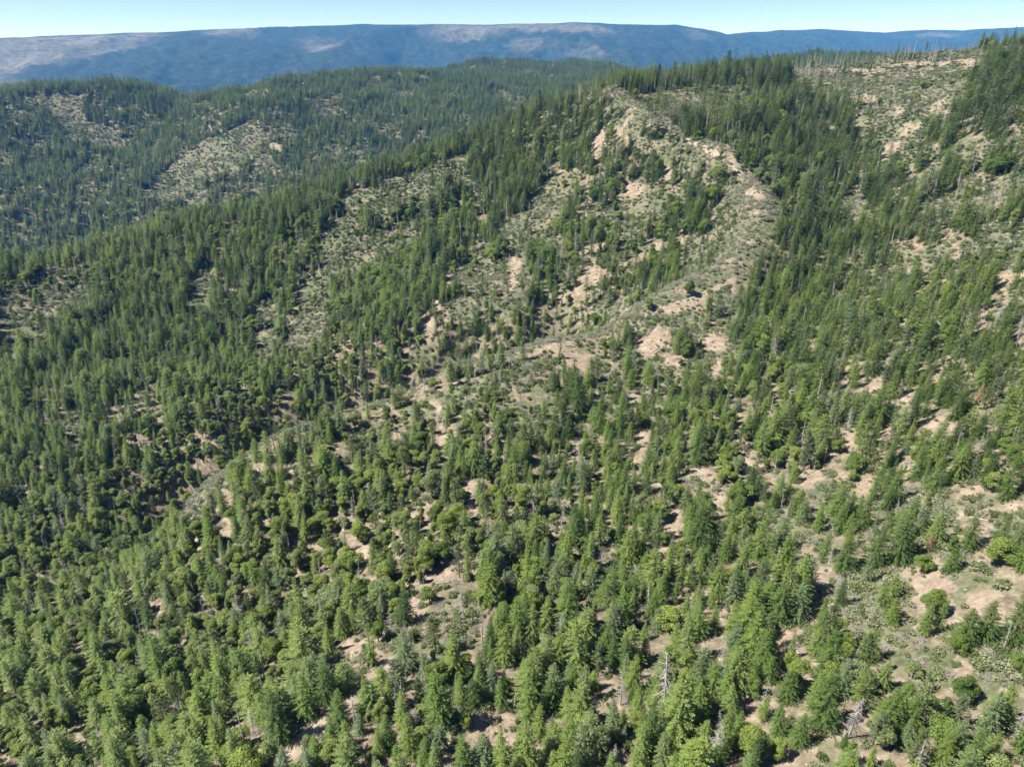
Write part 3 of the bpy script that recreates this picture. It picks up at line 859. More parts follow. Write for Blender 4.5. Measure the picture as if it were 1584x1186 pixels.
# ------------------------------------------------------------------ where the plants stand
# trees read one by one off the photograph: kind, variant (-1 any), foot u, v, height in pixels, tint
hand = [
 ('fir',0,878,985,90,.3),('pine',0,947,998,62,.9),('fir',1,1060,1032,86,.8),('fir',1,977,1075,66,.55),('snag',2,959,1095,58,0),('snag',0,1022,1124,103,0),('fir',3,1010,1108,58,.55),
 ('fir',1,982,1126,62,.5),('fir',1,1031,1130,52,.45),('fir',0,1075,1140,78,.6),('fir',0,1121,1103,63,.45),('fir',3,1110,1182,80,.4),('snag',0,1096,1200,78,0),('fir',3,946,1150,64,.9),
 ('pine',2,911,1128,52,.9),('fir',1,878,1115,55,.6),('fir',1,834,1145,54,.55),('fir',1,857,1164,50,.35),('fir',1,880,1164,52,.4),('fir',3,1005,1150,42,.75),('pine',0,924,1188,58,.8),
 ('fir',0,1174,1050,78,.3),('oak',2,1131,1010,36,.4),('oak',0,1158,1182,60,.55),('fir',4,818,1120,65,.4),('pine',1,806,1030,44,.6),('fir',1,800,995,75,.45),('fir',0,977,940,55,.3),
 ('fir',0,1020,940,58,.4),('fir',4,1080,990,62,.4),('fir',1,1103,980,50,.45),('fir',0,1148,985,50,.5),
 ('fir',0,1265,1135,95,.15),('snag',0,1309,1148,76,0),('fir',5,1214,1088,52,.2),('oak',2,1217,1040,36,.65),('fir',4,1298,1080,62,.95),('fir',1,1325,1087,56,.45),('fir',2,1278,1050,80,.25),
 ('fir',2,1335,1030,58,.45),('fir',0,1361,1070,52,.8),('fir',1,1376,972,50,.6),('oak',0,1437,960,50,.3),('fir',2,1517,996,66,.25),('fir',2,1482,1005,64,.35),('fir',0,1563,1003,78,.2),
 ('oak',2,1573,1045,34,.3),('fir',2,1535,1132,68,.55),('pine',0,1474,1138,55,.85),('fir',1,1449,1128,48,.8),('fir',0,1578,1170,60,.35),('oak',4,1479,1162,30,.75),('fir',0,1447,1188,58,.5),
 ('snag',2,1416,1197,48,0),('fir',0,1230,1160,56,.3),('fir',1,1199,1142,55,.35),('oak',1,1199,1182,40,.6),('fir',0,1308,1188,44,.4),('fir',1,1398,1158,42,.85),('fir',5,1360,1124,42,.6),
 ('fir',2,1200,970,75,.3),('fir',0,1235,950,62,.2),('fir',1,1424,986,52,.5),
 ('pine',0,675,1014,60,.5),('oak',2,665,935,32,.3),('fir',5,627,970,58,.05),('oak',1,586,995,40,.35),('fir',0,506,1092,68,.2),('fir',4,476,1115,72,.4),('fir',0,436,1157,92,.15),
 ('fir',0,491,1188,50,.4),('fir',1,622,1130,58,.65),('fir',0,680,1130,96,.3),('fir',1,714,1090,46,.4),('fir',5,733,1095,46,.1),('oak',1,721,1130,34,.5),('fir',1,635,1178,66,.55),
 ('fir',1,604,1100,52,.6),('fir',0,658,1188,45,.4),('fir',1,776,1097,46,.4),('fir',4,541,1174,54,.45),('fir',0,600,1165,54,.3),('snag',3,778,997,48,0),('snag',1,746,996,62,0),
 ('snag',4,723,1000,30,0),('snag',1,550,1128,48,0),('snag',4,569,1124,30,0),('snag',2,655,1075,46,0),('snag',2,717,922,28,0),('oak',4,718,1038,30,.65),('oak',1,483,1030,38,.45),('oak',0,428,1030,48,.4),
 ('oak',2,63,990,30,.7),('fir',4,94,1002,55,.4),('fir',1,235,1045,48,.85),('fir',3,254,1064,72,.35),('oak',3,279,1066,52,.3),('oak',0,188,1108,45,.45),('fir',4,184,1165,62,.4),
 ('fir',3,318,1172,64,.65),('fir',1,340,1172,64,.55),('oak',1,316,1075,42,.6),('oak',0,372,945,44,.7),('fir',0,53,1062,54,.3),('oak',2,122,1040,28,.4),
 ('oak',0,746,692,45,.25),('oak',1,720,687,42,.3),('oak',0,775,674,38,.2),('fir',5,648,664,46,.1),('oak',1,598,657,36,.2),('oak',0,668,778,60,.95),('oak',0,697,842,62,.45),('oak',2,673,868,36,.35),
 ('oak',0,625,724,40,.15),('oak',2,652,700,38,.2),('oak',0,436,838,42,.5),('fir',0,520,750,50,.3),('fir',0,698,747,48,.2),('fir',1,716,744,44,.25),('oak',4,743,730,26,.3),('fir',0,757,893,54,.4),
 ('pine',2,727,882,52,.7),('snag',1,690,670,50,0),('snag',2,754,844,44,0),('snag',5,789,852,32,.5),
 ('fir',2,870,657,62,.05),('fir',0,895,642,80,.1),('fir',0,926,672,70,.35),('fir',0,962,670,75,.35),('pine',1,1005,642,45,.5),('fir',0,966,772,66,.3),('fir',1,953,730,58,.5),('oak',2,1036,777,38,.25),
 ('fir',0,1023,747,48,.3),('fir',2,999,767,46,.25),('fir',0,1076,722,80,.25),('oak',2,1152,684,32,.3),('oak',0,1138,787,45,.25),('fir',1,1095,807,46,.3),('fir',0,1075,868,95,.12),('fir',1,1010,817,46,.2),
 ('oak',4,1025,846,28,.25),('oak',1,1048,870,40,.4),('oak',3,808,802,62,.65),('oak',1,835,802,48,.5),('snag',2,1142,892,40,0),('snag',1,813,692,38,0),('pine',2,838,720,34,.6),('fir',3,912,882,62,.7),
 ('fir',2,1484,737,62,.25),('fir',0,1444,764,60,.3),('fir',0,1414,745,58,.35),('fir',2,1523,750,50,.15),('fir',0,1552,777,60,.25),('fir',2,1495,855,60,.2),('fir',2,1346,882,66,.2),('fir',0,1387,877,84,.2),
 ('fir',0,1332,822,58,.2),('fir',2,1300,890,66,.25),('oak',0,1322,737,38,.3),('fir',5,1467,887,42,.3),('oak',2,1424,889,34,.4),('fir',1,1428,647,48,.25),('fir',1,1413,647,45,.2),('fir',5,1474,652,46,.2),
 ('oak',4,1346,638,28,.3),('oak',2,1333,706,32,.35),('pine',0,1490,678,38,.7),('pine',1,1242,730,66,.95),('oak',4,1294,704,28,.4),('fir',5,1573,857,46,.2),('snag',2,1418,810,28,0),('snag',4,1460,789,25,0),
 ('snag',5,1436,854,28,.2),('snag',2,1387,792,24,0),
 ('fir',5,1310,552,50,.15),('fir',2,1346,584,66,.15),('fir',4,1243,524,50,.25),('fir',1,1290,527,42,.2),('fir',0,1250,430,55,.1),('fir',5,1242,464,38,.15),('fir',4,1371,492,50,.2),('fir',0,1298,487,40,.3),
 ('fir',0,1222,580,68,.2),('fir',0,1257,600,70,.3),('oak',3,1465,542,55,.35),('snag',2,1421,542,28,0),('snag',2,1543,602,26,0),
 ('fir',0,885,622,72,.1),('fir',1,856,607,48,.1),('fir',0,1062,600,50,.2),('oak',1,1058,557,40,.2),('fir',0,1166,608,58,.15),('oak',4,1128,612,28,.2),('oak',0,1065,461,30,.1),('oak',4,1003,483,24,.35),
 ('fir',1,838,472,42,.1),('fir',0,850,442,45,.1),('fir',1,820,470,40,.1),('fir',0,882,367,40,.1),('snag',2,977,587,30,0),('oak',2,920,505,25,.3),
 ('fir',0,1500,150,45,.08),('fir',2,1520,142,50,.08),('fir',0,1536,172,50,.08),('fir',5,1510,192,42,.08),('fir',1,1488,176,40,.08),('fir',0,1552,132,52,.08),('fir',1,1572,152,50,.08),('fir',2,1530,204,45,.08),('fir',5,1480,204,38,.08),('fir',0,1562,192,45,.08),('fir',2,1545,220,40,.08),('fir',1,1500,130,40,.08),('fir',0,1520,118,44,.08),('fir',1,1535,100,46,.08),
 ('snag',1,1261,114,16,0),('snag',1,1225,121,21,0),('snag',4,1309,112,20,0),('snag',4,1393,102,20,0),('snag',4,1427,100,16,0),('snag',1,1363,103,21,0),('snag',1,1401,102,23,0),('snag',3,1504,86,23,0),('snag',1,1294,109,16,0),('snag',3,1229,118,24,0),('snag',1,1246,116,28,0),('snag',1,1436,96,24,0),('snag',1,1238,116,17,0),('snag',4,1277,110,16,0),('snag',4,1514,88,14,0),('snag',3,1276,115,16,0),('snag',4,1271,112,26,0),('snag',1,1410,95,28,0),('snag',1,1250,119,28,0),('snag',1,1386,98,15,0),('snag',3,1345,106,21,0),('snag',3,1394,99,20,0),('snag',1,1302,110,27,0),('snag',3,1296,113,20,0),('snag',1,1227,119,27,0),('snag',4,1368,106,17,0),('snag',1,1442,96,29,0),('snag',1,1445,97,24,0),('snag',3,1451,92,30,0),('snag',3,1258,114,29,0),('snag',1,1516,88,26,0),('snag',1,1373,104,19,0),('snag',3,1337,108,20,0),('snag',4,1356,101,17,0),
 ('fir',3,1345,112,22,.1),('fir',3,1418,108,20,.1),('fir',1,1446,106,20,.1),('fir',1,1330,120,22,.1),('fir',0,1268,135,26,.1),
 ('fir',3,1563,84,34,.1),('fir',0,1545,105,40,.1),('fir',4,1578,110,36,.1),('fir',3,1388,86,18,.1),
]
rows = []     # kind, variant, x, y, z, yaw, scale, tint, sx
hu = np.array([h[2] for h in hand], float); hv = np.array([h[3] for h in hand], float)
hp = ground_at(hu, np.minimum(hv, 1300))
for h, p in zip(hand, hp):
    if np.isnan(p[0]): continue
    kind, var, u, v, hpx, tint = h
    r = np.linalg.norm(p)
    el = math.asin(-p[2] / r)                       # how far the eye looks down on it
    V_ = KINDS[kind][var]
    ratio = 1.7 * V_['R'] / V_['H']
    Hm = hpx * r / FPX / (math.cos(el) + 0.42 * ratio * math.sin(el))
    Hm = float(np.clip(Hm * 0.9, 3.0, 20))
    # the foot read from the picture is the lower edge of the crown; the trunk stands a little behind it
    k_ = Hm * ratio * 0.28
    dxy = p[:2] / np.hypot(*p[:2])
    x, y = p[0] + dxy[0] * k_, p[1] + dxy[1] * k_
    rows.append((kind, var, x, y, 0.0, RNG.uniform(0, 6.28), Hm / V_['H'], min(1, max(0, tint + RNG.uniform(-.06, .06))), 1.0))
HXY = np.array([(r[2], r[3]) for r in rows]); HRAD = np.array([KINDS[r[0]][r[1]]['R'] * r[6] for r in rows])

def candidates(cell, r0, r1, seed, half=60):
    r_ = np.random.default_rng(seed)
    xm = r1 * math.sin(math.radians(half))
    nx = int(2 * xm / cell); ny = int(r1 / cell)
    gx_, gy_ = np.meshgrid(np.arange(nx), np.arange(ny), indexing='ij')
    x = (gx_.ravel() + r_.uniform(0, 1, nx * ny)) * cell - xm
    y = (gy_.ravel() + r_.uniform(0, 1, nx * ny)) * cell
    r = np.hypot(x, y)
    k_ = (r > r0) & (r < r1) & (np.abs(np.arctan2(x, y)) < math.radians(half))
    return x[k_], y[k_]

def frame_keep(x, y, z, mu=90, mv=110):
    u, v, d = project(np.stack([x, y, z], 1))
    return (u > -mu) & (u < PW + mu) & (v > -60) & (v < PH + mv) & (d > 0)

def far_from_hand(x, y, f):
    ok = np.ones(len(x), bool)
    for (hx, hy), hr in zip(HXY, HRAD):
        rr = hr * f
        ok &= (x - hx) ** 2 + (y - hy) ** 2 > rr * rr
    return ok

def slope_field(x, y):
    e = 6.0
    zx = (height(x + e, y) - height(x - e, y)) / (2 * e)
    return zx

def add_trees(cell, r0, r1, seed, hmean, dens_base):
    x, y = candidates(cell, r0, r1, seed)
    z = height(x, y)
    k_ = frame_keep(x, y, z) & seen(x, y, z + 12, 10)
    x, y, z = x[k_], y[k_], z[k_]
    b, br = cover(x, y)
    r = np.hypot(x, y)
    st, clump = stand(x, y)
    fine = fbm(x, y, 12, 2, 103)
    dens = 0.10 + dens_base * st + 0.20 * fine
    left = sstep(-10, -90, x) * (r < 1080)
    dens = dens + 0.10 * left
    dens = np.where(br, 0.08 + 0.26 * st + .22 * fine, dens)
    dens = dens - 0.9 * (crest_dist(x, y) < 10) * (r < 430)
    dens = np.where(br & (r > 1000), 0.02 + .06 * fine, dens)
    dens = np.where(b, -1, dens)
    dens = np.where(inside(x, y, BURN), .12 + .2 * fine, dens)
    if r0 < 900:
        el_t = np.maximum(-z / r, .12); ux = x / r; uy = y / r
        over = np.zeros(len(x))
        for kk in (2.5, 5.0):
            bx_, by_ = x + ux * kk / el_t, y + uy * kk / el_t
            for p in BARE: over += inside(bx_, by_, p)
        dens = dens - 0.30 * over
        for kk in (2.0, 4.0, 6.0, 8.0):
            dens = dens - 0.42 * ((crest_dist(x + ux * kk / el_t, y + uy * kk / el_t) < 5) & (r < 430))
    if len(TRKP):
        for tx_, ty_ in TRKP[::2]:
            dens[(x - tx_) ** 2 + (y - ty_) ** 2 < (3.4 if ty_ < 400 else 9.0) ** 2] = -1
    rr = np.random.default_rng(seed + 5)
    k_ = rr.random(len(x)) < dens
    if r0 < 900: k_ &= far_from_hand(x, y, 0.72)
    x, y, z, br, clump, r = x[k_], y[k_], z[k_], br[k_], clump[k_], r[k_]
    n = len(x)
    hue = fbm(x, y, 110, 3, 115)
    big_ = in_stand(x, y)
    kn = fbm(x, y, 70, 3, 111); kn2 = rr.random(n)
    oakp = np.clip(0.19 + 0.5 * kn + 0.20 * sstep(40, -60, x) * (r < 330), .04, .7) * np.interp(r, [0, 500, 900, 1200], [1.15, .9, .35, .06])
    pinep = np.interp(r, [0, 500, 1000], [.10, .08, .03])
    snagp = np.where(br, .55, .115)
    burn = inside(x, y, BURN); snagp = np.where(burn, .82, snagp)
    for i in range(n):
        q = kn2[i]
        if q < snagp[i]: kind = 'snag'; var = int(rr.choice([0, 1, 1, 2, 3, 4, 4, 5], p=[.12, .22, .22, .14, .06, .12, .115, .005]))
        elif q < snagp[i] + oakp[i]: kind = 'oak'; var = int(rr.integers(0, 5))
        elif q < snagp[i] + oakp[i] + pinep[i]: kind = 'pine'; var = int(rr.integers(0, 3))
        else: kind = 'fir'; var = int(rr.choice(10, p=[.15, .14, .10, .10, .09, .09, .09, .09, .08, .07]))
        hm = hmean * (0.62 if kind == 'oak' else 0.85 if kind == 'snag' else 1.0) * (0.7 if br[i] else 1) * float(np.clip(rr.normal(1, .27), .42, 1.75))
        hm *= (1 + 0.25 * clump[i]) * (1.25 if big_[i] and r[i] > 400 else 1)
        V_ = KINDS[kind][var]
        t = np.clip(0.38 + 0.35 * hue[i] + 0.26 * rr.normal() - .06 * big_[i], 0, .72)
        t = min(.75, t + .12 * (x[i] < -10) * (r[i] < 330))
        if rr.random() < .19: t = rr.uniform(.8, 1.0)
        rows.append((kind, var, x[i], y[i], z[i], rr.uniform(0, 6.28), hm / V_['H'], float(t), rr.uniform(.78, 1.20) + .10 * (x[i] < -30)))
    return n

n1 = add_trees(3.25, 55, 420, 301, 7.9, 0.76)
n2 = add_trees(4.0, 420, 1080, 302, 10.6, 0.82)
n3 = add_trees(5.0, 1080, 3300, 303, 11.5, 0.86)
print('trees', n1, n2, n3)

def add_shrubs(cell, r0, r1, seed, smin, smax):
    x, y = candidates(cell, r0, r1, seed)
    z = height(x, y)
    k_ = frame_keep(x, y, z, 40, 60) & seen(x, y, z + 1, 4)
    x, y, z = x[k_], y[k_], z[k_]
    b, br = cover(x, y)
    cl = fbm(x, y, 16, 3, 201)
    st, _ = stand(x, y)
    br = br | (st < .35)
    dens = np.where(br, .75 + .7 * cl, .42 + .6 * cl)
    dens = np.where(b, .24 + .45 * cl, dens)
    cd = crest_dist(x, y)
    if r0 < 200:
        for tx_, ty_ in TRKP[::2]:
            dens[(x - tx_) ** 2 + (y - ty_) ** 2 < 2.3 ** 2] = -1
    rr = np.random.default_rng(seed + 5)
    k_ = rr.random(len(x)) < dens
    x, y, z, br, cd, b = x[k_], y[k_], z[k_], br[k_], cd[k_], b[k_]
    hue = fbm(x, y, 45, 2, 205)
    for i in range(len(x)):
        var = int(rr.choice(5, p=[.22, .22, .18, .14, .24] if br[i] else [.25, .25, .18, .14, .18]))
        s = rr.uniform(smin, smax) * (1.15 if br[i] else 1)
        t = float(np.clip((.46 if br[i] else .34) + .45 * hue[i] + .24 * rr.normal(), 0, 1))
        if cd[i] < 10: t = float(rr.uniform(.72, 1.0))
        if b[i]: s *= .55; t = float(rr.uniform(.3, .9))
        rows.append(('shrub', var, x[i], y[i], z[i], rr.uniform(0, 6.28), s, t, rr.uniform(.8, 1.3)))
    return len(x)
m1 = add_shrubs(1.7, 70, 330, 401, .45, 1.35)
m2 = add_shrubs(2.1, 330, 1080, 402, .6, 1.6)
m3 = add_shrubs(3.8, 1080, 1800, 403, 1.2, 2.6)
print('shrubs', m1, m2, m3)

# ------------------------------------------------------------------ fallen logs
logs = [(1425,673,1472,685,'thin dark fallen log across the wide tan clearing'),(848,757,882,788,'pale fallen log on the slope beside the rounded bright oaks'),(733,928,758,906,'dark fallen log lying below the tan knoll'),
 (1306,585,1322,572,'pale fallen log under the shadowed round fir'),(450,1138,478,1120,'grey fallen log along the lower side of the dirt track'),(1105,1012,1124,1030,'short grey fallen log at the head of the rubble patch'),
 (1500,800,1530,806,'pale fallen log above the pale rocky strip'),(752,1046,770,1058,'grey fallen log below the burnt poles'),(1268,918,1288,910,'grey fallen log on the bare landing'),(738,1108,760,1120,'thin grey fallen log in the shrubby clearing'),
 (1226,1000,1240,1016,'thin fallen log at the top of the long bare strip'),(1076,726,1098,738,'grey fallen log on the rocky open slope'),(1004,548,1020,536,'pale fallen log on the yellowish bare slope'),(905,432,922,424,'small fallen log across the fan-shaped scar')]
lu = np.array([[l_[0], l_[2]] for l_ in logs], float).ravel(); lv = np.array([[l_[1], l_[3]] for l_ in logs], float).ravel()
lp = ground_at(lu, lv).reshape(-1, 2, 3)
for l_, (a, b) in zip(logs, lp):
    t = np.linspace(0, 1, 7); path = a[None] * (1 - t[:, None]) + b[None] * t[:, None]
    path[:, 2] = np.maximum(height(path[:, 0], path[:, 1]) + .12, path[:, 2] * .6 + (height(path[:, 0], path[:, 1]) + .12) * .4)
    ln = np.linalg.norm(b - a); path -= path[3]; ctr = (a + b) / 2; ctr[2] = height(ctr[:1], ctr[1:2])[0] + .14
    parts = [tube(path, np.linspace(.22, .09, 7), 7)]
    for q in range(7):
        f = rg.uniform(.3, .95); p0 = path[0] + (path[-1] - path[0]) * f
        parts.append(tube([p0, p0 + unit(np.array([rg.normal(), rg.normal(), abs(rg.normal())])) * rg.uniform(.4, 1.1)], [.05, .015], 4))
    mtl = M_CHAR if 'dark' in l_[4] else M_GREYWOOD
    o = bpy.data.objects.new('fallen_log', mesh_np('fallen_log', *join(parts), [mtl])); COL.objects.link(o); o.location = ctr
    tag(o, l_[4], 'log', 'fallen logs')

# loose stones on the bare soil
def make_stone(rg):
    bmv = unit(rg.normal(size=(9, 3))) * rg.uniform(.7, 1.1, size=(9, 1)) * np.array([1, .8, .6])
    import bmesh
    bm = bmesh.new()
    for v_ in bmv: bm.verts.new(v_)
    r_ = bmesh.ops.convex_hull(bm, input=bm.verts)
    bm.verts.ensure_lookup_table(); bm.verts.index_update()
    V_ = np.array([v_.co[:] for v_ in bm.verts]); F_ = np.array([[v_.index for v_ in f_.verts] for f_ in bm.faces if len(f_.verts) == 3]); bm.free()
    return V_, F_
M_STONE = wood_mat('pale_stone', (0.16, 0.135, 0.11), (0.33, 0.29, 0.24), 1.5)
KINDS['stone'] = [dict(parts=[('stone', *make_stone(rg), M_STONE)], H=1.2, R=1.0) for _ in range(4)]
for d in KINDS['stone']: d['mesh'] = []
x, y = candidates(0.95, 70, 330, 501)
z = height(x, y); k_ = frame_keep(x, y, z, 10, 30); x, y, z = x[k_], y[k_], z[k_]
b, br = cover(x, y); sr = np.random.default_rng(77)
k_ = (sr.random(len(x)) < np.where(b, .42, .035)); x, y, z = x[k_], y[k_], z[k_]
for i in range(len(x)):
    rows.append(('stone', int(sr.integers(0, 4)), x[i], y[i], z[i], sr.uniform(0, 6.28), float(sr.uniform(.06, .16) if sr.random() < .85 else sr.uniform(.18, .42)), .5, sr.uniform(.8, 1.4)))
print('stones', len(x))

# ------------------------------------------------------------------ individuals (the largest in view) and the mass behind them
PLAIN = {'fir': 'fir_tree', 'pine': 'pine_tree', 'oak': 'oak_tree', 'snag': 'dead_tree', 'shrub': 'shrub', 'stone': 'stone'}
CAT = {'fir': 'fir tree', 'pine': 'pine tree', 'oak': 'oak tree', 'snag': 'dead tree', 'shrub': 'shrub'}
GROUP = {'fir': 'fir trees on the near slopes', 'pine': 'pine trees on the near slopes', 'oak': 'oak trees on the near slopes', 'snag': 'dead trees on the near slopes', 'shrub': 'shrubs on the near slopes'}
MARKS = [(60,1000,'the tan gap at lower left'),(120,1140,'the brown streak in the bottom-left corner'),(30,1090,'the pale gaps at the left edge'),(250,1062,'the small orange bare spot'),(330,1165,'the twin slender firs at the bottom'),
 (370,930,'the broad oak above the track'),(200,930,'the thin lower-left forest'),(110,860,'the dark lower-left forest'),(60,720,'the dense left-hand forest'),(250,760,'the forest under the left spur'),(350,780,'the bare spur end at left'),
 (420,715,'the left bare shoulder of the spur'),(440,850,'the forest below the bare shoulder'),(540,750,'the close stand under the brushy crest'),(520,860,'the close stand left of the oaks'),(470,960,'the slope above the track'),
 (500,1100,'the pale dirt track'),(570,1005,'the stony patch above the track'),(570,1150,'the slope right of the track'),(660,985,'the brushy knoll in the lower middle'),(690,885,'the tan knoll below the oaks'),
 (655,790,'the smooth sandy scar'),(690,675,'the bare slides under the crest'),(610,670,'the bare notch on the crest'),(740,700,'the dark oak clump'),(740,770,'the stepped bare strip'),(770,900,'the rust-brown dead conifer'),(650,1090,'the dark stand beside the clearing'),
 (745,1130,'the shrubby clearing at the bottom'),(780,1020,'the burnt poles'),(840,960,'the small bare bowl'),(840,1110,'the stand right of the clearing'),(840,830,'the rounded bright oaks'),(820,680,'the grey brush below the crest'),
 (890,640,'the big dark fir clump'),(930,760,'the tall firs in the middle'),(990,690,'the reddish bare slot'),(920,900,'the middle fir belt'),(960,1000,'the belt behind the tall snag'),(1020,1080,'the tall pale snag'),(950,1160,'the bottom edge left of the snag'),
 (1090,1160,'the bristly snag on the bottom edge'),(1040,830,'the long bare chute'),(1080,740,'the rocky open slope'),(1010,560,'the yellowish bare slope'),(1100,570,'the bare gully below the crest'),(1050,460,'the bare crest path'),(920,430,'the fan-shaped scar'),
 (1080,900,'the dark fir above the chute'),(1060,970,'the close belt right of centre'),(1140,1050,'the tan rubble patch'),(1170,960,'the firs above the rubble patch'),(1150,690,'the small open slope'),(1150,800,'the oaks beside the open slope'),(1180,870,'the grey dead brush'),
 (1170,600,'the steep firs right of centre'),(1230,980,'the upper bare gap'),(1240,1050,'the long bare strip'),(1220,1150,'the bottom edge below the strip'),(1280,900,'the bare landing'),(1310,1120,'the bristly grey snag'),(1340,1030,'the dense right-hand stand'),
 (1250,720,'the pale slender pine'),(1300,560,'the shadowed round fir'),(1250,450,'the upper fir row'),(1320,740,'the flat-topped oak'),(1360,860,'the dark twin firs'),(1380,960,'the stand below the twin firs'),(1380,1100,'the thin gap among firs'),(1440,1160,'the bottom-right young firs'),
 (1430,650,'the bare-trunked fir row'),(1460,680,'the wide tan clearing'),(1390,560,'the upper right firs'),(1480,560,'the light green stand'),(1440,770,'the firs below the clearing'),(1480,850,'the dead brush on the right'),(1490,1030,'the slanting bare gap'),(1480,960,'the tall firs above the gap'),
 (1540,760,'the firs at the right edge'),(1540,840,'the pale rocky strip'),(1560,960,'the right edge above the strip'),(1560,1080,'the bare strip at the right edge'),(1540,1150,'the bottom-right corner'),(1540,620,'the upper right edge'),(1300,640,'the gap-strewn slope'),
 (1400,200,'the open brushy hillside'),(1530,160,'the dark stand at the upper right'),(1380,100,'the burnt hilltop'),(1240,118,'the grey poles on the skyline'),(1040,250,'the bright ridge line'),(860,340,'the brushy bowl'),(620,340,'the grey brush slope'),(70,440,'the grey knoll at left'),
 (400,600,'the left valley slope'),(1300,300,'the draw under the hilltop'),(560,600,'the gully behind the crest'),(1450,400,'the patchy right-hand slope'),(700,520,'the bare pocket in the gully')]
MXY = np.array([(m_[0], m_[1]) for m_ in MARKS], float)
ORD1 = ['', 'first', 'second', 'third', 'fourth', 'fifth', 'sixth', 'seventh', 'eighth', 'ninth', 'tenth', 'eleventh', 'twelfth', 'thirteenth', 'fourteenth', 'fifteenth', 'sixteenth', 'seventeenth', 'eighteenth', 'nineteenth']
def ordinal(n):
    if n < 20: return ORD1[n]
    t = {2: 'twent', 3: 'thirt', 4: 'fort', 5: 'fift'}[n // 10]
    return t + 'ieth' if n % 10 == 0 else t + 'y-' + ORD1[n % 10]
HUE = {'fir': ['dark green', 'mid-green', 'yellow-green', 'blue-grey'], 'pine': ['deep green', 'grey-green', 'olive-green', 'silvery green'], 'oak': ['dark green', 'leaf-green', 'yellow-green', 'dull grey-green'],
       'shrub': ['dark olive', 'green', 'pale yellow-green', 'pale grey-green']}
SNAG = ['bristly grey dead tree', 'bare grey dead tree', 'twiggy grey dead tree', 'charred black dead tree', 'broken grey dead tree', 'rust-brown dead conifer']
NOUN = {'fir': 'fir', 'pine': 'pine', 'oak': 'round oak', 'shrub': 'shrub'}
def look(kind, var, tint, Hm, hq, sx):
    if kind == 'snag': return SNAG[var]
    if kind == 'shrub' and var == 4: return 'leafless grey twiggy shrub'
    k_ = 0 if tint < .2 else 1 if tint < .5 else 2 if tint < .8 else 3
    size = 'tall' if Hm > hq[1] else 'small' if Hm < hq[0] else 'middling'
    if kind == 'shrub': size = {'tall': 'large', 'middling': 'low', 'small': 'small'}[size]
    return size + ' ' + HUE[kind][k_] + ' ' + NOUN[kind]
TILT = np.random.default_rng(99)
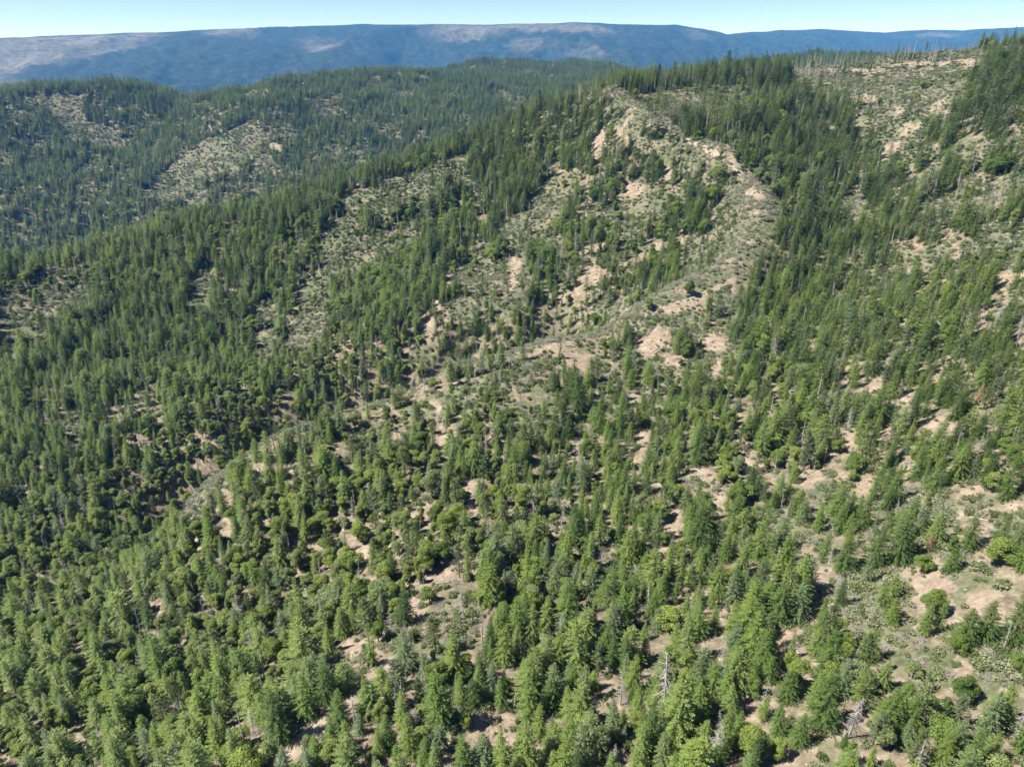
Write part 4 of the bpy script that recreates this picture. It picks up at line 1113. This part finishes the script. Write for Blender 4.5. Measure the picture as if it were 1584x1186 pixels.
for kind in KINDS:
    rk = [r for r in rows if r[0] == kind]
    arr = np.array([r[1:] for r in rk], float)
    zz = height(arr[:, 1], arr[:, 2]); arr[:, 3] = zz - 0.05
    Hh = np.array([KINDS[kind][int(v)]['H'] for v in arr[:, 0]]) * arr[:, 5]
    u, v, d = project(np.stack([arr[:, 1], arr[:, 2], zz + Hh * .5], 1))
    size = Hh / d * FPX
    infr = (u > 4) & (u < PW - 4) & (v > 4) & (v < PH - 6) & seen(arr[:, 1], arr[:, 2], zz + Hh * .6, 0)
    order = np.argsort(-np.where(infr, size, -1))
    pick = order[:0 if kind == 'stone' else 300]; pick = pick[infr[pick]]
    rest = np.setdiff1d(np.arange(len(arr)), pick)
    near_mark = np.argmin(((np.stack([u[pick], v[pick]], 1)[:, None] - MXY[None]) ** 2).sum(2), 1)
    hq = np.quantile(Hh[pick], [.3, .7]) if len(pick) else None; lab_of = {}
    for mk in set(near_mark.tolist()):
        mem = pick[near_mark == mk]
        mem = mem[np.argsort(u[mem])]
        for n_, i in enumerate(mem):
            L_ = look(kind, int(arr[i, 0]), arr[i, 6], Hh[i], hq, arr[i, 7]) + ' by ' + MARKS[mk][2]
            if len(mem) > 1: L_ += ', ' + (ordinal(n_ + 1) + ' from left' if n_ < len(mem) - 1 or len(mem) > 8 else 'rightmost')
            lab_of[i] = L_
    for i in pick:
        var, x, y, z, yaw, s, tint, sx = arr[i]
        D = KINDS[kind][int(var)]
        if len(D['mesh']) == 1:
            o = bpy.data.objects.new(PLAIN[kind], D['mesh'][0][1])
            o['tint'] = float(tint)
        else:
            o = bpy.data.objects.new(PLAIN[kind], None); o.empty_display_size = 0.5
        COL.objects.link(o)
        o.location = (x, y, z); o.rotation_euler = (TILT.normal(0, .035), TILT.normal(0, .035), yaw); o.scale = (s * sx, s * sx, s)
        if len(D['mesh']) > 1:
            for nm, me in D['mesh']:
                c = bpy.data.objects.new(nm, me); COL.objects.link(c); c.parent = o; c['tint'] = float(tint)
        tag(o, lab_of[i], CAT[kind], GROUP[kind])
    if len(rest) == 0: continue
    # the mass: points carrying variant, yaw, scale and tint, each grown into a plant
    A_ = arr[rest]
    me = bpy.data.meshes.new(kind + '_points')
    me.vertices.add(len(A_)); me.vertices.foreach_set('co', A_[:, 1:4].astype(np.float32).ravel())
    for nm, ty, dat in (('variant', 'INT', A_[:, 0].astype(np.int32)), ('yaw', 'FLOAT', A_[:, 4].astype(np.float32)), ('tint', 'FLOAT', A_[:, 6].astype(np.float32)),
                        ('tip_x', 'FLOAT', TILT.normal(0, .035, len(A_)).astype(np.float32)), ('tip_y', 'FLOAT', TILT.normal(0, .035, len(A_)).astype(np.float32))):
        at = me.attributes.new(nm, ty, 'POINT'); at.data.foreach_set('value', dat)
    at = me.attributes.new('size', 'FLOAT_VECTOR', 'POINT')
    at.data.foreach_set('vector', np.stack([A_[:, 5] * A_[:, 7], A_[:, 5] * A_[:, 7], A_[:, 5]], 1).astype(np.float32).ravel())
    nmo = {'fir': 'fir_forest', 'pine': 'pine_forest', 'oak': 'oak_forest', 'snag': 'dead_forest', 'shrub': 'undergrowth', 'stone': 'gravel'}[kind]
    lab = {'fir': 'dark green fir forest covering the far slopes and valley sides', 'pine': 'scattered grey green pines of the slopes farther off',
           'oak': 'rounded yellow green oaks of the slopes farther off', 'snag': 'pale dead trees standing over the farther burnt slopes', 'shrub': 'low grey green brush covering the open ground', 'stone': 'loose pale stones scattered on the bare soil'}[kind]
    o = bpy.data.objects.new(nmo, me); COL.objects.link(o)
    tag(o, lab, nmo.replace('_', ' '), kind='stuff')
    ng = bpy.data.node_groups.new(nmo, 'GeometryNodeTree')
    ng.interface.new_socket('Geometry', in_out='INPUT', socket_type='NodeSocketGeometry')
    ng.interface.new_socket('Geometry', in_out='OUTPUT', socket_type='NodeSocketGeometry')
    gi = ng.nodes.new('NodeGroupInput'); go = ng.nodes.new('NodeGroupOutput')
    g2i = []
    for D in KINDS[kind]:
        Vj = []; Fj = []; Mi = []; mats = []; o_ = 0
        for pi, (nm, V_, F_, mt) in enumerate(D['parts']):
            Vj.append(V_); Fj.append(F_ + o_); o_ += len(V_); mats.append(mt); Mi += [pi] * len(F_)
        pm = mesh_np(kind + '_whole', np.concatenate(Vj), np.concatenate(Fj), mats, Mi)
        po = bpy.data.objects.new(kind + '_whole', pm)
        oi = ng.nodes.new('GeometryNodeObjectInfo'); oi.inputs['Object'].default_value = po; oi.inputs['As Instance'].default_value = False
        gt = ng.nodes.new('GeometryNodeGeometryToInstance')
        ng.links.new(oi.outputs['Geometry'], gt.inputs[0])
        g2i.append(gt)
    jn = ng.nodes.new('GeometryNodeJoinGeometry')
    for gt in reversed(g2i):
        ng.links.new(gt.outputs[0], jn.inputs[0])
    mtp = ng.nodes.new('GeometryNodeMeshToPoints')
    ng.links.new(gi.outputs[0], mtp.inputs['Mesh'])
    iop = ng.nodes.new('GeometryNodeInstanceOnPoints')
    ng.links.new(mtp.outputs[0], iop.inputs['Points'])
    ng.links.new(jn.outputs[0], iop.inputs['Instance'])
    iop.inputs['Pick Instance'].default_value = True
    def named(nm, ty):
        q = ng.nodes.new('GeometryNodeInputNamedAttribute'); q.data_type = ty; q.inputs['Name'].default_value = nm
        return [s_ for s_ in q.outputs if s_.enabled and s_.name == 'Attribute'][0]
    ng.links.new(named('variant', 'INT'), iop.inputs['Instance Index'])
    cx_ = ng.nodes.new('ShaderNodeCombineXYZ'); ng.links.new(named('tip_x', 'FLOAT'), cx_.inputs['X']); ng.links.new(named('tip_y', 'FLOAT'), cx_.inputs['Y']); ng.links.new(named('yaw', 'FLOAT'), cx_.inputs['Z'])
    ng.links.new(cx_.outputs[0], iop.inputs['Rotation'])
    ng.links.new(named('size', 'FLOAT_VECTOR'), iop.inputs['Scale'])
    ng.links.new(iop.outputs[0], go.inputs[0])
    md = o.modifiers.new('plants', 'NODES'); md.node_group = ng
    print(kind, len(pick), len(rest))

# ------------------------------------------------------------------ air
zlo = float(Z.min()) - 3; zhi = float(max(Z.max(), 0)) + 35
bx = [(-21500, -300), (21500, 24500)]
Vb = [(x, y, z) for z in (zlo, zhi) for x, y in ((-21500, -300), (21500, -300), (21500, 24500), (-21500, 24500))]
Fb = [(3, 2, 1, 0), (4, 5, 6, 7), (0, 1, 5, 4), (1, 2, 6, 5), (2, 3, 7, 6), (3, 0, 4, 7)]
mh, nt, out = new_mat('mountain_air')
vol = N(nt, 'ShaderNodeVolumePrincipled')
vol.inputs['Color'].default_value = (0.09, 0.39, 1.0, 1)
vol.inputs['Absorption Color'].default_value = (1, 1, 1, 1)
vol.inputs['Density'].default_value = 5.5e-5
vol.inputs['Anisotropy'].default_value = 0.0
nt.links.new(vol.outputs[0], out.inputs['Volume'])
hz = bpy.data.objects.new('haze', mesh_np('haze', Vb, Fb, [mh])); COL.objects.link(hz)
tag(hz, 'blue mountain air veiling the distant ridges', 'haze', kind='stuff')
